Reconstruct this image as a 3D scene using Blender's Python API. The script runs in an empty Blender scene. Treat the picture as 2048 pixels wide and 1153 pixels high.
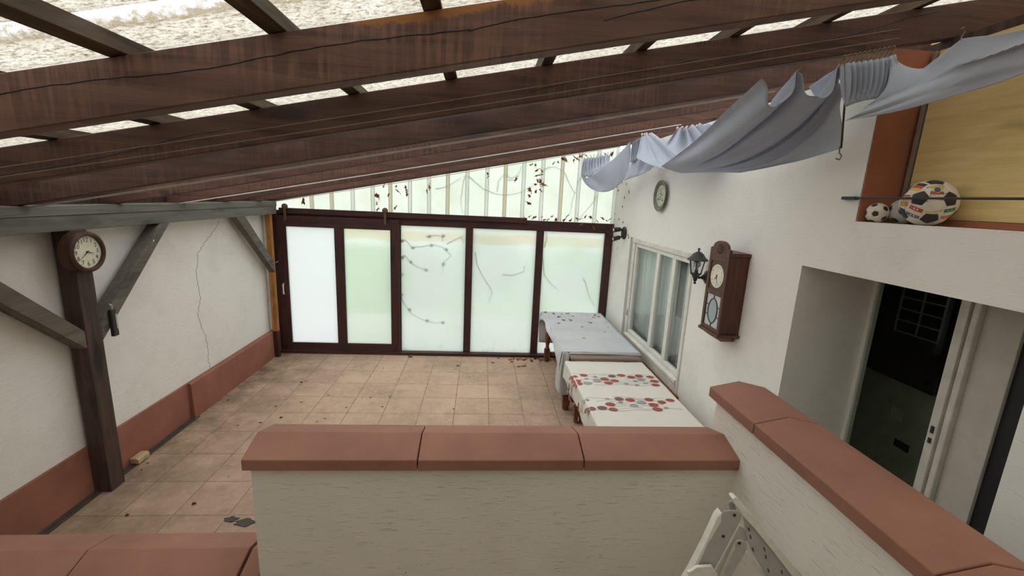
import bpy, bmesh, math, random
from mathutils import Vector, Matrix
random.seed(7)
SC = bpy.context.scene
COL = SC.collection
PI = math.pi

# ------------------------------------------------------------------ camera
CAM_F, CAM_H, YAW, PITCH, ROLL = 864.6, 2.457, .0754, -.2047, .0458
_cy, _sy, _cp, _sp = math.cos(YAW), math.sin(YAW), math.cos(PITCH), math.sin(PITCH)
_F = Vector((_sy*_cp, _cy*_cp, _sp)); _R = Vector((_cy, -_sy, 0)); _U = _R.cross(_F)
_r = math.cos(ROLL)*_R + math.sin(ROLL)*_U
_u = -math.sin(ROLL)*_R + math.cos(ROLL)*_U
cd = bpy.data.cameras.new('camera'); cam = bpy.data.objects.new('camera', cd); COL.objects.link(cam)
cd.sensor_fit = 'HORIZONTAL'; cd.sensor_width = 36.0; cd.lens = CAM_F*36/2048; cd.clip_start = .02
cam.matrix_world = Matrix(((_r.x, _u.x, -_F.x, 0), (_r.y, _u.y, -_F.y, 0), (_r.z, _u.z, -_F.z, CAM_H), (0, 0, 0, 1)))
SC.camera = cam

# ------------------------------------------------------------------ sky, exposure
wd = bpy.data.worlds.new('overcast_sky'); SC.world = wd; wd.use_nodes = True
_bg = wd.node_tree.nodes['Background']
_bg.inputs[0].default_value = (.97, .985, 1.0, 1); _bg.inputs[1].default_value = 1.0
SC.view_settings.view_transform = 'Standard'; SC.view_settings.look = 'None'
SC.view_settings.gamma = 1; SC.view_settings.use_curve_mapping = False
SC.view_settings.exposure = 1.72

# ------------------------------------------------------------------ materials
def lin(r, g, b):
    f = lambda c: c/12.92 if c <= .04045 else ((c+.055)/1.055)**2.4
    return (f(r/255), f(g/255), f(b/255), 1)
class NT:
    def __init__(s, name):
        s.m = bpy.data.materials.new(name); s.m.use_nodes = True; s.t = s.m.node_tree
        s.out = s.t.nodes['Material Output']; s.b = s.t.nodes['Principled BSDF']
        s.b.inputs['Roughness'].default_value = .7
        s.tc = s.t.nodes.new('ShaderNodeTexCoord'); s.ge = s.t.nodes.new('ShaderNodeNewGeometry')
    def n(s, typ, **kw):
        x = s.t.nodes.new('ShaderNode'+typ)
        for k, v in kw.items(): setattr(x, k, v)
        return x
    def l(s, a, b): s.t.links.new(a, b)
    def pos(s, scale=(1, 1, 1), loc=(0, 0, 0), obj=False, rnd=False):
        m = s.n('Mapping'); m.inputs['Scale'].default_value = scale; m.inputs['Location'].default_value = loc
        s.l(s.tc.outputs['Object'] if obj else s.ge.outputs['Position'], m.inputs[0])
        if rnd:
            oi = s.n('ObjectInfo'); mu = s.n('Math', operation='MULTIPLY'); s.l(oi.outputs['Random'], mu.inputs[0]); mu.inputs[1].default_value = 57.3
            s.l(mu.outputs[0], m.inputs['Location'])
        return m.outputs[0]
    def noise(s, vec, scale, detail=4, rough=.55, dist=0):
        x = s.n('TexNoise'); x.inputs['Scale'].default_value = scale; x.inputs['Detail'].default_value = detail
        x.inputs['Roughness'].default_value = rough; x.inputs['Distortion'].default_value = dist
        s.l(vec, x.inputs['Vector']); return x.outputs[0]
    def ramp(s, fac, stops):
        x = s.n('ValToRGB'); e = x.color_ramp.elements
        while len(e) < len(stops): e.new(.5)
        for el, (p, c) in zip(e, stops): el.position = p; el.color = c if len(c) == 4 else (*c, 1)
        s.l(fac, x.inputs[0]); return x.outputs[0]
    def mix(s, fac, a, b, mode='MIX'):
        x = s.n('MixRGB', blend_type=mode)
        for i, v in ((0, fac), (1, a), (2, b)):
            if hasattr(v, 'links'): s.l(v, x.inputs[i])
            else: x.inputs[i].default_value = v
        return x.outputs[0]
    def math(s, op, a, b=0):
        x = s.n('Math', operation=op)
        for i, v in ((0, a), (1, b)):
            if hasattr(v, 'links'): s.l(v, x.inputs[i])
            else: x.inputs[i].default_value = v
        return x.outputs[0]
    def bump(s, h, strength=.3, dist=.01):
        x = s.n('Bump'); x.inputs['Strength'].default_value = strength; x.inputs['Distance'].default_value = dist
        s.l(h, x.inputs['Height']); s.l(x.outputs[0], s.b.inputs['Normal'])
    def base(s, c):
        if hasattr(c, 'links'): s.l(c, s.b.inputs['Base Color'])
        else: s.b.inputs['Base Color'].default_value = c
        return s
    def set(s, **kw):
        for k, v in kw.items(): s.b.inputs[k.replace('_', ' ')].default_value = v
        return s
W1, B1 = (1, 1, 1, 1), (0, 0, 0, 1)

def m_plain(name, c, rough=.6, metal=0, var=.15, scale=9, spec=.5):
    k = NT(name); nz = k.noise(k.pos(obj=True), scale, 5)
    d = tuple(x*(1-var) for x in c[:3])+(1,); e = tuple(min(1, x*(1+var)) for x in c[:3])+(1,)
    k.base(k.ramp(nz, [(.3, d), (.7, e)])).set(Roughness=rough, Metallic=metal)
    k.b.inputs['Specular IOR Level'].default_value = spec
    return k.m

def m_plaster(name, c, dashes, strength, horiz='x', grime=.25):
    k = NT(name)
    st = k.noise(k.pos(), 1.3, 6, .65); fine = k.noise(k.pos(), 22, 4, .6)
    dk = tuple(x*.72*t for x, t in zip(c[:3], (1, .97, .9)))+(1,)
    col = k.mix(k.math('MULTIPLY', k.ramp(st, [(.48, B1), (.78, W1)]), grime*2.2), c, dk)
    sp = k.ramp(k.noise(k.pos(), 38, 2, .5), [(.2, B1), (.245, W1)])          # small dark specks
    spm = k.ramp(k.noise(k.pos(), 3, 2), [(.5, W1), (.6, B1)])
    col = k.mix(k.math('MULTIPLY', k.math('SUBTRACT', 1.0, sp), k.math('SUBTRACT', 1.0, spm)), col, (.22, .18, .13, 1))
    k.base(col).set(Roughness=.92)
    k.b.inputs['Specular IOR Level'].default_value = .2
    dsh = k.noise(k.pos(scale=(7, 7, 55)), 1.6, 3, .6, .4)
    dr = k.ramp(dsh, [(.60, B1), (.68, W1)])
    h = k.math('ADD', k.math('MULTIPLY', dr, -dashes), k.math('MULTIPLY', fine, .35))
    k.bump(h, strength, .006)
    return k.m

def m_wood(name, dark, light, axis='x', rough=.65, grain=1.0, worn=None, rnd=True, vary=.0, saw=0):
    k = NT(name); sc = {'x': (1.2, 16, 16), 'y': (16, 1.2, 16), 'z': (16, 16, 1.2)}[axis]
    v = k.pos(scale=sc, obj=True, rnd=rnd); g = k.noise(v, 1.6, 7, .62, .7)
    col = k.ramp(g, [(.3, dark), (.72, light)])
    kn = k.noise(k.pos(scale={'x': (1.5, 5, 5), 'y': (5, 1.5, 5), 'z': (5, 5, 1.5)}[axis], obj=True, rnd=rnd), 1.1, 2)
    col = k.mix(k.ramp(kn, [(.62, B1), (.74, W1)]), col, tuple(x*.55 for x in dark[:3])+(1,))
    if saw:      # fine saw marks across the grain, in patches
        sw = k.noise(k.pos(scale=(55, 3, 4), obj=True, rnd=rnd), 1.0, 2); pm = k.ramp(k.noise(k.pos(scale=(1, 3, 4), obj=True, rnd=rnd), 1.4, 3), [(.45, B1), (.6, W1)])
        col = k.mix(k.math('MULTIPLY', k.math('MULTIPLY', k.ramp(sw, [(.45, B1), (.6, W1)]), pm), saw), col, tuple(min(1, x*1.5) for x in light[:3])+(1,))
    if vary:     # each beam weathered a little differently
        oi = k.n('ObjectInfo'); col = k.mix(k.math('MULTIPLY', oi.outputs['Random'], vary), col, tuple(x*.45 for x in dark[:3])+(1,))
    if worn:
        wv = k.noise(k.pos(scale=(1.1, 3, 6), obj=True, rnd=rnd), 1.5, 4, .6)
        col = k.mix(k.ramp(wv, [(.66, B1), (.70, W1)]), col, worn)
    k.base(col).set(Roughness=rough); k.b.inputs['Specular IOR Level'].default_value = .35
    k.bump(g, .25*grain, .006)
    return k.m

def m_rafter_near():
    m0 = m_wood('near_rafter_with_worn_stain', lin(76, 54, 44), lin(118, 86, 72), 'x', saw=.5, rnd=False)
    t = m0.node_tree; b = t.nodes['Principled BSDF']; src = b.inputs['Base Color'].links[0].from_socket
    k = NT.__new__(NT); k.m = m0; k.t = t; k.b = b; k.tc = t.nodes['Texture Coordinate']; k.ge = t.nodes['Geometry']
    sx = k.n('SeparateXYZ'); k.l(k.ge.outputs['Position'], sx.inputs[0])
    up = k.math('SUBTRACT', sx.outputs[2], k.math('ADD', k.math('MULTIPLY', sx.outputs[0], .2035), 2.275+.2035*2.9))      # height above the underside
    xm = k.ramp(k.math('ADD', k.math('MULTIPLY', sx.outputs[0], .5), .5), [(.22, B1), (.32, W1), (.72, W1), (.88, B1)])
    nz = k.noise(k.pos(scale=(1, 1, 1.4)), 7, 5, .65, .6)
    f = k.math('ADD', k.math('ADD', up, k.math('MULTIPLY', k.math('SUBTRACT', nz, .5), .13)), k.math('MULTIPLY', k.math('SUBTRACT', xm, 1), .08))
    msk = k.ramp(k.math('MULTIPLY', f, 4), [(.545, B1), (.60, W1)])
    k.l(k.mix(k.math('MULTIPLY', msk, .85), src, lin(158, 104, 52)), b.inputs['Base Color']); return m0
def m_red(name, c):
    k = NT(name); a = k.noise(k.pos(), 2.2, 6, .6); f = k.noise(k.pos(), 60, 3)
    d = tuple(x*.78 for x in c[:3])+(1,); e = tuple(x*1.18 for x in c[:3])+(1,)
    col = k.ramp(a, [(.3, d), (.7, e)])
    ch = k.ramp(k.noise(k.pos(), 16, 5, .7), [(.70, B1), (.735, W1)])
    col = k.mix(k.math('MULTIPLY', ch, .35), col, tuple(x*.4 for x in c[:3])+(1,))
    k.base(col).set(Roughness=.72); k.bump(f, .12, .003); return k.m

def m_floor():
    k = NT('terracotta_tiles'); br = k.n('TexBrick', offset=0.0, squash=1.0)
    k.l(k.pos(loc=(1.0545+4.0, -6.198+8.0, 0)), br.inputs['Vector'])
    br.inputs['Scale'].default_value = 1; br.inputs['Brick Width'].default_value = .4; br.inputs['Row Height'].default_value = .4
    br.inputs['Mortar Size'].default_value = .005; br.inputs['Mortar Smooth'].default_value = .1; br.inputs['Bias'].default_value = 0
    br.inputs['Color1'].default_value = lin(206, 172, 148); br.inputs['Color2'].default_value = lin(192, 157, 132); br.inputs['Mortar'].default_value = lin(118, 92, 66)
    big = k.noise(k.pos(), 1.1, 6, .7); sm = k.noise(k.pos(), 14, 5, .7)
    col = k.mix(k.math('MULTIPLY', k.ramp(big, [(.40, B1), (.66, W1)]), .75), br.outputs[0], lin(140, 120, 100))
    col = k.mix(k.math('MULTIPLY', k.ramp(sm, [(.35, B1), (.75, W1)]), .5), col, lin(214, 188, 166))
    spots = k.ramp(k.noise(k.pos(), 7, 6, .8), [(.60, B1), (.68, W1)]); col = k.mix(k.math('MULTIPLY', spots, .45), col, lin(112, 92, 72))
    pale = k.ramp(k.noise(k.pos(scale=(1, 2, 1)), 9, 5, .75), [(.62, B1), (.70, W1)]); col = k.mix(k.math('MULTIPLY', pale, .5), col, lin(222, 206, 188))
    # green-brown damp dirt along the left wall
    sx = k.n('SeparateXYZ'); k.l(k.ge.outputs['Position'], sx.inputs[0])
    mr = k.n('MapRange'); mr.inputs[1].default_value = -3.0; mr.inputs[2].default_value = -1.9; mr.inputs[3].default_value = 1; mr.inputs[4].default_value = 0
    k.l(sx.outputs[0], mr.inputs[0])
    col = k.mix(k.math('MULTIPLY', k.math('MULTIPLY', mr.outputs[0], .9), k.ramp(k.noise(k.pos(), 3, 6, .7), [(.35, B1), (.65, W1)])), col, lin(84, 70, 48))
    mr2 = k.n('MapRange'); mr2.inputs[1].default_value = 2.6; mr2.inputs[2].default_value = 5.2; mr2.inputs[3].default_value = .62; mr2.inputs[4].default_value = .05   # browner and darker towards the camera
    k.l(sx.outputs[1], mr2.inputs[0])
    col = k.mix(k.math('MULTIPLY', mr2.outputs[0], k.ramp(k.noise(k.pos(), 4, 7, .75), [(.3, (.35, .35, .35, 1)), (.7, W1)])), col, lin(112, 90, 66))
    k.base(col).set(Roughness=.78)
    k.bump(k.math('SUBTRACT', k.math('MULTIPLY', sm, .2), br.outputs[1]), .35, .004)
    return k.m

def m_frost(name, c, mixrough=.45, refr=.4, stains=True):
    k = NT(name); k.t.nodes.remove(k.b)
    tr = k.n('BsdfTranslucent'); rf = k.n('BsdfRefraction'); rf.inputs['Roughness'].default_value = mixrough; rf.inputs['IOR'].default_value = 1.12
    gl = k.n('BsdfDiffuse')
    col = c
    if stains:
        sx = k.n('SeparateXYZ'); k.l(k.ge.outputs['Position'], sx.inputs[0])
        wob = k.math('ADD', sx.outputs[2], k.math('MULTIPLY', k.math('SUBTRACT', k.noise(k.pos(), 3, 3), .5), .12))
        band = k.ramp(k.math('MULTIPLY', wob, .4), [(.70, B1), (.715, (.8, .8, .8, 1)), (.755, W1), (.775, (.15, .15, .15, 1))])
        col = k.mix(k.math('MULTIPLY', band, .5), c, (.62, .56, .44, 1))
        gr = k.ramp(k.noise(k.pos(), 1.6, 3), [(.5, B1), (.72, W1)])
        col = k.mix(k.math('MULTIPLY', gr, .35), col, (.58, .66, .56, 1))
        low = k.ramp(wob, [(.05, W1), (.22, B1)]); mo = k.ramp(k.noise(k.pos(), 9, 5, .7), [(.56, B1), (.66, W1)])
        col = k.mix(k.math('MULTIPLY', k.math('MULTIPLY', low, mo), .6), col, (.34, .44, .32, 1))
    if not stains and name.startswith('corr'):      # weathered blotches of algae and dust
        mo = k.ramp(k.noise(k.pos(scale=(1, 1, .7)), 2.6, 6, .65), [(.42, B1), (.72, W1)])
        col = k.mix(k.math('MULTIPLY', mo, .6), c, tuple(x*y for x, y in zip(c[:3], (.74, .80, .66)))+(1,))
    for q in (tr, rf, gl):
        if hasattr(col, 'links'): k.l(col, q.inputs[0])
        else: q.inputs[0].default_value = col
    m1 = k.n('MixShader'); m1.inputs[0].default_value = refr; k.l(tr.outputs[0], m1.inputs[1]); k.l(rf.outputs[0], m1.inputs[2])
    m2 = k.n('MixShader'); m2.inputs[0].default_value = .10; k.l(m1.outputs[0], m2.inputs[1]); k.l(gl.outputs[0], m2.inputs[2])
    k.l(m2.outputs[0], k.out.inputs[0]); return k.m

def m_roof():
    k = NT('dirty_translucent_sheet'); k.t.nodes.remove(k.b)
    v = k.pos(scale=(1, 1.7, 1))
    n1 = k.noise(v, 42, 5, .72); n2 = k.noise(k.pos(), 5, 4, .6); n3 = k.noise(v, 120, 3, .7)
    dirt = k.ramp(k.math('ADD', k.math('MULTIPLY', n1, .62), k.math('MULTIPLY', n3, .38)), [(.42, W1), (.53, B1)])
    clean, soil, moss = (.66, .67, .66, 1), (.17, .14, .10, 1), (.05, .035, .015, 1)
    col = k.mix(dirt, k.mix(k.ramp(n2, [(.4, B1), (.7, W1)]), (.40, .385, .335, 1), (.33, .305, .25, 1)), soil)
    col = k.mix(k.ramp(n1, [(.30, W1), (.39, B1)]), col, moss)
    # the tops of the ribs stay washed clean, the pans collect dirt
    sx = k.n('SeparateXYZ'); k.l(k.ge.outputs['Position'], sx.inputs[0])
    fy = k.math('FRACT', k.math('DIVIDE', k.math('SUBTRACT', sx.outputs[1], ROOF_Y0), ROOF_P))
    fy = k.math('ADD', fy, k.math('MULTIPLY', k.math('SUBTRACT', n1, .5), .25))
    rib = k.ramp(fy, [(.0, B1), (.05, W1), (.27, W1), (.33, B1)])
    edge = k.ramp(fy, [(.28, B1), (.32, W1), (.35, W1), (.41, B1)])
    col = k.mix(k.math('MULTIPLY', edge, .55), col, (.20, .14, .06, 1))
    col = k.mix(k.math('MULTIPLY', rib, .85), col, clean)
    mr = k.n('MapRange'); mr.inputs[1].default_value = 2.5; mr.inputs[2].default_value = 2.9; k.l(sx.outputs[1], mr.inputs[0])   # sheet colour lightened further in, to let more light into the room
    col = k.mix(k.math('MULTIPLY', mr.outputs[0], .9), col, (.86, .87, .86, 1))
    tr = k.n('BsdfTranslucent'); df = k.n('BsdfDiffuse'); k.l(col, tr.inputs[0]); df.inputs[0].default_value = (.5, .47, .4, 1)
    m = k.n('MixShader'); m.inputs[0].default_value = .12; k.l(tr.outputs[0], m.inputs[1]); k.l(df.outputs[0], m.inputs[2])
    k.l(m.outputs[0], k.out.inputs[0]); return k.m
ROOF_Y0, ROOF_P = 1.285, .285

def m_glass(name, tint=(.9, .93, .92, 1), refl=.12):
    k = NT(name); k.t.nodes.remove(k.b)
    tp = k.n('BsdfTransparent'); tp.inputs[0].default_value = tint
    gs = k.n('BsdfGlossy'); gs.inputs['Roughness'].default_value = .02
    fr = k.n('Fresnel'); fr.inputs[0].default_value = 1.5
    m = k.n('MixShader'); k.l(k.math('MULTIPLY', k.math('ADD', fr.outputs[0], refl-.04), k.math('SUBTRACT', 1.0, k.ge.outputs['Backfacing'])), m.inputs[0]); k.l(tp.outputs[0], m.inputs[1]); k.l(gs.outputs[0], m.inputs[2])
    k.l(m.outputs[0], k.out.inputs[0]); return k.m

def m_cloth(name, c, trans=.35, scale=220, var=.12):
    k = NT(name); a = k.noise(k.pos(), 3, 4); w = k.noise(k.pos(), scale, 2)
    d = tuple(x*(1-var) for x in c[:3])+(1,)
    col = k.ramp(a, [(.3, d), (.7, c)])
    k.base(col).set(Roughness=.9); k.b.inputs['Specular IOR Level'].default_value = .15; k.bump(w, .12, .002)
    tr = k.n('BsdfTranslucent'); k.l(col, tr.inputs[0])
    m = k.n('MixShader'); m.inputs[0].default_value = trans; k.l(k.b.outputs[0], m.inputs[1]); k.l(tr.outputs[0], m.inputs[2])
    k.l(m.outputs[0], k.out.inputs[0]); return k.m

def m_leaf(name, a, b):
    k = NT(name); oi = k.n('ObjectInfo'); c = k.ramp(oi.outputs['Random'], [(0, a), (1, b)]); k.base(c).set(Roughness=.8)
    tr = k.n('BsdfTranslucent'); k.l(c, tr.inputs[0]); m = k.n('MixShader'); m.inputs[0].default_value = .5
    k.l(k.b.outputs[0], m.inputs[1]); k.l(tr.outputs[0], m.inputs[2]); k.l(m.outputs[0], k.out.inputs[0]); return k.m

M = dict(
 wall=m_plaster('white_plaster', (.83, .81, .76, 1), .7, .4),
 wallrough=m_plaster('scraped_white_plaster', (.80, .765, .69, 1), 1.2, .56, grime=.18),
 red=m_red('red_brown_paint', (.32, .145, .096, 1)), plinth=m_red('plinth_red_paint', (.30, .115, .075, 1)),
 jamb=m_red('brown_red_jamb_paint', (.34, .12, .06, 1)),
 floor=m_floor(),
 rafter=m_wood('brown_stained_rafter', lin(72, 49, 39), lin(118, 82, 66), 'x', vary=.55, saw=.4),
 rafternear=m_rafter_near(),
 batten=m_wood('dark_batten', lin(52, 42, 34), lin(110, 92, 74), 'y'),
 header=m_wood('grey_painted_beam', lin(92, 92, 84), lin(122, 121, 110), 'y', .75),
 post=m_wood('dark_brown_post', lin(58, 44, 38), lin(88, 68, 60), 'z', .7),
 brace=m_wood('grey_brown_brace', lin(82, 76, 68), lin(116, 110, 98), 'y', .7),
 frame=m_wood('oxblood_stained_timber', lin(52, 30, 30), lin(82, 50, 46), 'x', .6),
 framez=m_wood('oxblood_stained_stile', lin(52, 30, 30), lin(82, 50, 46), 'z', .6),
 raw=m_wood('raw_orange_timber', lin(150, 98, 48), lin(190, 136, 76), 'z'),
 turned=m_wood('turned_oak', lin(84, 48, 28), lin(136, 86, 54), 'z', .4),
 tabletop=m_wood('worn_table_leaf', lin(110, 88, 76), lin(150, 128, 112), 'x', .5),
 clockwood=m_wood('walnut_clock_case', lin(72, 42, 32), lin(104, 66, 52), 'z', .45),
 clockrim=m_wood('brown_clock_rim', lin(54, 34, 22), lin(84, 54, 36), 'z', .5),
 sill=m_wood('brown_sill_board', lin(100, 66, 44), lin(136, 94, 66), 'y', .5),
 ply=m_wood('yellowed_plywood', lin(214, 184, 122), lin(238, 212, 152), 'y', .7, .6),
 frost=m_frost('frosted_pane', (.66, .69, .665, 1)), frostg=m_frost('clearer_frosted_pane', (.66, .70, .655, 1), .3, .5), frostw=m_frost('milky_pane', (.69, .70, .705, 1), .5, .2, False),
 gable=m_frost('corrugated_translucent', (.41, .425, .385, 1), .5, .2, False), gabley=m_frost('yellowed_rib', (.37, .34, .245, 1), .5, .1, False),
 roof=m_roof(), glass=m_glass('window_glass', refl=.10), dglass=m_glass('door_glass', (.85, .88, .86, 1), .0),
 awning=m_cloth('grey_awning_fabric', (.60, .635, .72, 1), .3), greycloth=m_cloth('grey_table_cloth', (.63, .635, .65, 1), .05),
 whitecloth=m_cloth('cream_table_cloth', (.80, .77, .69, 1), .08, var=.06), net=m_cloth('white_net_curtain', (.92, .92, .90, 1), .25),
 whitepaint=m_plain('white_window_paint', (.76, .74, .68, 1), .5, var=.06), oldwhite=m_plain('worn_white_paint', (.66, .63, .56, 1), .5, var=.12),
 metal=m_plain('white_enamel_metal', (.82, .80, .72, 1), .45, var=.1, scale=20), greymetal=m_plain('grey_enamel_metal', (.46, .44, .42, 1), .5, var=.1, scale=20),
 black=m_plain('black_iron', (.025, .024, .023, 1), .5), blackp=m_plain('black_paint', (.02, .02, .02, 1), .5), rust=m_plain('rusty_iron', (.13, .065, .04, 1), .7),
 steel=m_plain('dull_steel', (.5, .48, .45, 1), .4, .8), dial=m_plain('aged_dial', (.74, .70, .54, 1), .5, var=.08, scale=20), ink=m_plain('black_ink', (.03, .03, .03, 1), .6),
 brass=m_plain('tarnished_brass', (.45, .30, .10, 1), .4, .7), leadglass=m_plain('grey_leaded_glass', (.34, .38, .40, 1), .12, var=.1, spec=.8), clearglass=m_plain('pale_leaded_glass', (.52, .56, .55, 1), .15, var=.1, spec=.8),
 ballw=m_plain('white_leather', (.72, .66, .54, 1), .5, var=.1, scale=25), ballw2=m_plain('grey_white_leather', (.5, .48, .44, 1), .5, var=.1, scale=25), ballb=m_plain('black_leather', (.025, .023, .025, 1), .5),
 fred=m_plain('flag_red', (.48, .07, .04, 1)), fyel=m_plain('flag_yellow', (.66, .42, .08, 1)), fblue=m_plain('flag_blue', (.04, .12, .24, 1)), fgreen=m_plain('flag_green', (.03, .20, .13, 1)), forange=m_plain('flag_orange', (.58, .18, .06, 1)), fteal=m_plain('flag_navy', (.08, .14, .22, 1)),
 plate=m_plain('pewter_plate', (.35, .35, .28, 1), .35, .4, var=.25, scale=30), plate2=m_plain('dark_plate_rim', (.16, .14, .11, 1), .4, .4), pgreen=m_plain('painted_green', (.10, .22, .12, 1)), pcream=m_plain('plate_centre', (.46, .45, .34, 1), .4, var=.45, scale=55),
 dred=m_plain('printed_red', (.36, .065, .05, 1), .6, var=.35, scale=60), dmar=m_plain('printed_maroon', (.22, .09, .085, 1), .6, var=.4, scale=60), dgrey=m_plain('printed_grey', (.34, .32, .30, 1), .6, var=.3, scale=60),
 dark=m_plain('dark_green_room', (.66, .70, .58, 1), .9), darker=m_plain('dark_cabinet_and_gap_shade', (.010, .010, .012, 1), .6), shelf=m_plain('grey_shelf_edge', (.4, .38, .36, 1), .7), card=m_plain('pale_card', (.9, .85, .75, 1), .7),
 greypanel=m_plain('grey_white_reveal', (.55, .52, .46, 1), .8, var=.08), wire=m_plain('pale_wire', (.17, .145, .105, 1), .5), palewire=m_plain('dusty_white_wire', (.55, .53, .47, 1), .6), hook=m_plain('brass_hook', (.22, .15, .08, 1), .5, .5), bead=m_plain('cream_glider', (.75, .68, .52, 1), .5),
 leafA=m_leaf('dry_leaf', lin(158, 96, 48), lin(216, 164, 110)), leafB=m_leaf('dark_dry_leaf', lin(88, 54, 30), lin(180, 118, 72)), vine=m_plain('grey_vine_stem', (.16, .15, .12, 1), .8), vleaf=m_plain('green_vine_leaf', (.22, .30, .06, 1), .7),
 grass=m_plain('lawn_green', (.16, .34, .08, 1), .9, var=.3, scale=2), bush=m_plain('bush_green', (.12, .20, .07, 1), .9, var=.4, scale=4), paving=m_plain('pale_paving', (.62, .60, .55, 1), .9, var=.1, scale=2), drain=m_plain('dirty_drain', (.06, .05, .035, 1), .9), bulb=m_plain('opal_bulb', (.7, .7, .66, 1), .2),
 brick=m_plain('tan_block', (.50, .34, .20, 1), .85), stain=m_plain('dark_mortar_patch', (.07, .06, .055, 1), .95),
)

# ------------------------------------------------------------------ mesh helpers
class MB:
    def __init__(s): s.v = []; s.f = []; s.mi = []; s.sm = []
    def add(s, vs, fs, mi=0, smooth=False):
        o = len(s.v); s.v += [tuple(v) for v in vs]
        for f in fs: s.f.append(tuple(i+o for i in f)); s.mi.append(mi); s.sm.append(smooth)
        return s
    def box(s, x0, x1, y0, y1, z0, z1, mi=0):
        v = [(x, y, z) for z in (z0, z1) for y in (y0, y1) for x in (x0, x1)]
        return s.add(v, [(0, 2, 3, 1), (4, 5, 7, 6), (0, 1, 5, 4), (2, 6, 7, 3), (0, 4, 6, 2), (1, 3, 7, 5)], mi)
    def beam(s, p, q, w, h, up=(0, 0, 1), mi=0):      # bar from p to q, w across, h along up
        p, q = Vector(p), Vector(q); d = (q-p).normalized(); up = Vector(up); a = d.cross(up).normalized()*w/2; b = a.cross(d).normalized()*h/2
        v = [p-a-b, p+a-b, p+a+b, p-a+b, q-a-b, q+a-b, q+a+b, q-a+b]
        return s.add(v, [(0, 1, 2, 3), (7, 6, 5, 4), (0, 4, 5, 1), (1, 5, 6, 2), (2, 6, 7, 3), (3, 7, 4, 0)], mi)
    def tube(s, pts, r, n=8, mi=0, taper=None, cap=True):
        pts = [Vector(p) for p in pts]; k = len(pts); vs = []; ref = None
        for i, p in enumerate(pts):
            d = (pts[min(i+1, k-1)]-pts[max(i-1, 0)]).normalized()
            if ref is None: ref = d.orthogonal().normalized()
            a = (ref-d*ref.dot(d)).normalized(); b = d.cross(a); ref = a
            rr = r if taper is None else r+(taper-r)*i/max(1, k-1)
            for j in range(n):
                t = 2*PI*j/n; vs.append(p+a*math.cos(t)*rr+b*math.sin(t)*rr)
        fs = [(i*n+j, i*n+(j+1) % n, (i+1)*n+(j+1) % n, (i+1)*n+j) for i in range(k-1) for j in range(n)]
        if cap: fs += [tuple(range(n-1, -1, -1)), tuple(range((k-1)*n, k*n))]
        return s.add(vs, fs, mi, True)
    def lathe(s, prof, c, ax=(0, 0, 1), n=24, mi=0, smooth=True):   # prof: (radius, height along ax)
        ax = Vector(ax).normalized(); a = ax.orthogonal().normalized(); b = ax.cross(a); c = Vector(c); vs = []
        for r, h in prof:
            for j in range(n):
                t = 2*PI*j/n; vs.append(c+ax*h+(a*math.cos(t)+b*math.sin(t))*max(r, 1e-4))
        k = len(prof); fs = [(i*n+j, i*n+(j+1) % n, (i+1)*n+(j+1) % n, (i+1)*n+j) for i in range(k-1) for j in range(n)]
        fs += [tuple(range(n-1, -1, -1)), tuple(range((k-1)*n, k*n))]
        return s.add(vs, fs, mi, smooth)
    def prism(s, poly, d, mi=0):                      # 3D polygon pushed along d
        k = len(poly); d = Vector(d); vs = [Vector(p) for p in poly]+[Vector(p)+d for p in poly]
        fs = [tuple(range(k-1, -1, -1)), tuple(range(k, 2*k))]+[(i, (i+1) % k, k+(i+1) % k, k+i) for i in range(k)]
        return s.add(vs, fs, mi)
    def build(s, name, mats, parent=None, bevel=0, sharp=40, solid=0, origin=None):
        me = bpy.data.meshes.new(name)
        if origin is None:
            if parent is not None: origin = Vector(parent['_o'])
            else:
                xs, ys, zs = zip(*s.v); origin = Vector(((min(xs)+max(xs))/2, (min(ys)+max(ys))/2, min(zs)))
        origin = Vector(origin)
        me.from_pydata([Vector(v)-origin for v in s.v], [], s.f)
        if not isinstance(mats, (list, tuple)): mats = [mats]
        for m in mats: me.materials.append(m)
        me.polygons.foreach_set('material_index', s.mi); me.polygons.foreach_set('use_smooth', s.sm)
        bm = bmesh.new(); bm.from_mesh(me); bmesh.ops.recalc_face_normals(bm, faces=bm.faces); bm.to_mesh(me); bm.free()
        me.update(); me.set_sharp_from_angle(angle=math.radians(sharp))
        o = bpy.data.objects.new(name, me); COL.objects.link(o)
        if parent is not None:
            o.parent = parent; o.location = origin-Vector(parent['_o'])
        else: o.location = origin
        o['_o'] = tuple(origin)
        if solid:
            md = o.modifiers.new('thickness', 'SOLIDIFY'); md.thickness = solid; md.offset = 0
        if bevel:
            md = o.modifiers.new('bevel', 'BEVEL'); md.width = bevel; md.segments = 2; md.limit_method = 'ANGLE'
        return o
def tag(o, label, cat, group=None, kind=None):
    o['label'] = label; o['category'] = cat
    if group: o['group'] = group
    if kind: o['kind'] = kind
    return o
def thing(name, label, cat, loc, group=None, kind=None):
    o = bpy.data.objects.new(name, None); COL.objects.link(o); o.location = loc; o['_o'] = tuple(loc); o.empty_display_size = .05
    return tag(o, label, cat, group, kind)
def structure(o, label, cat): return tag(o, label, cat, kind='structure')
def copy_tree(o, parent=None):
    c = o.copy(); COL.objects.link(c)
    if parent is not None: c.parent = parent
    for ch in list(o.children): copy_tree(ch, c)
    return c
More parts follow.
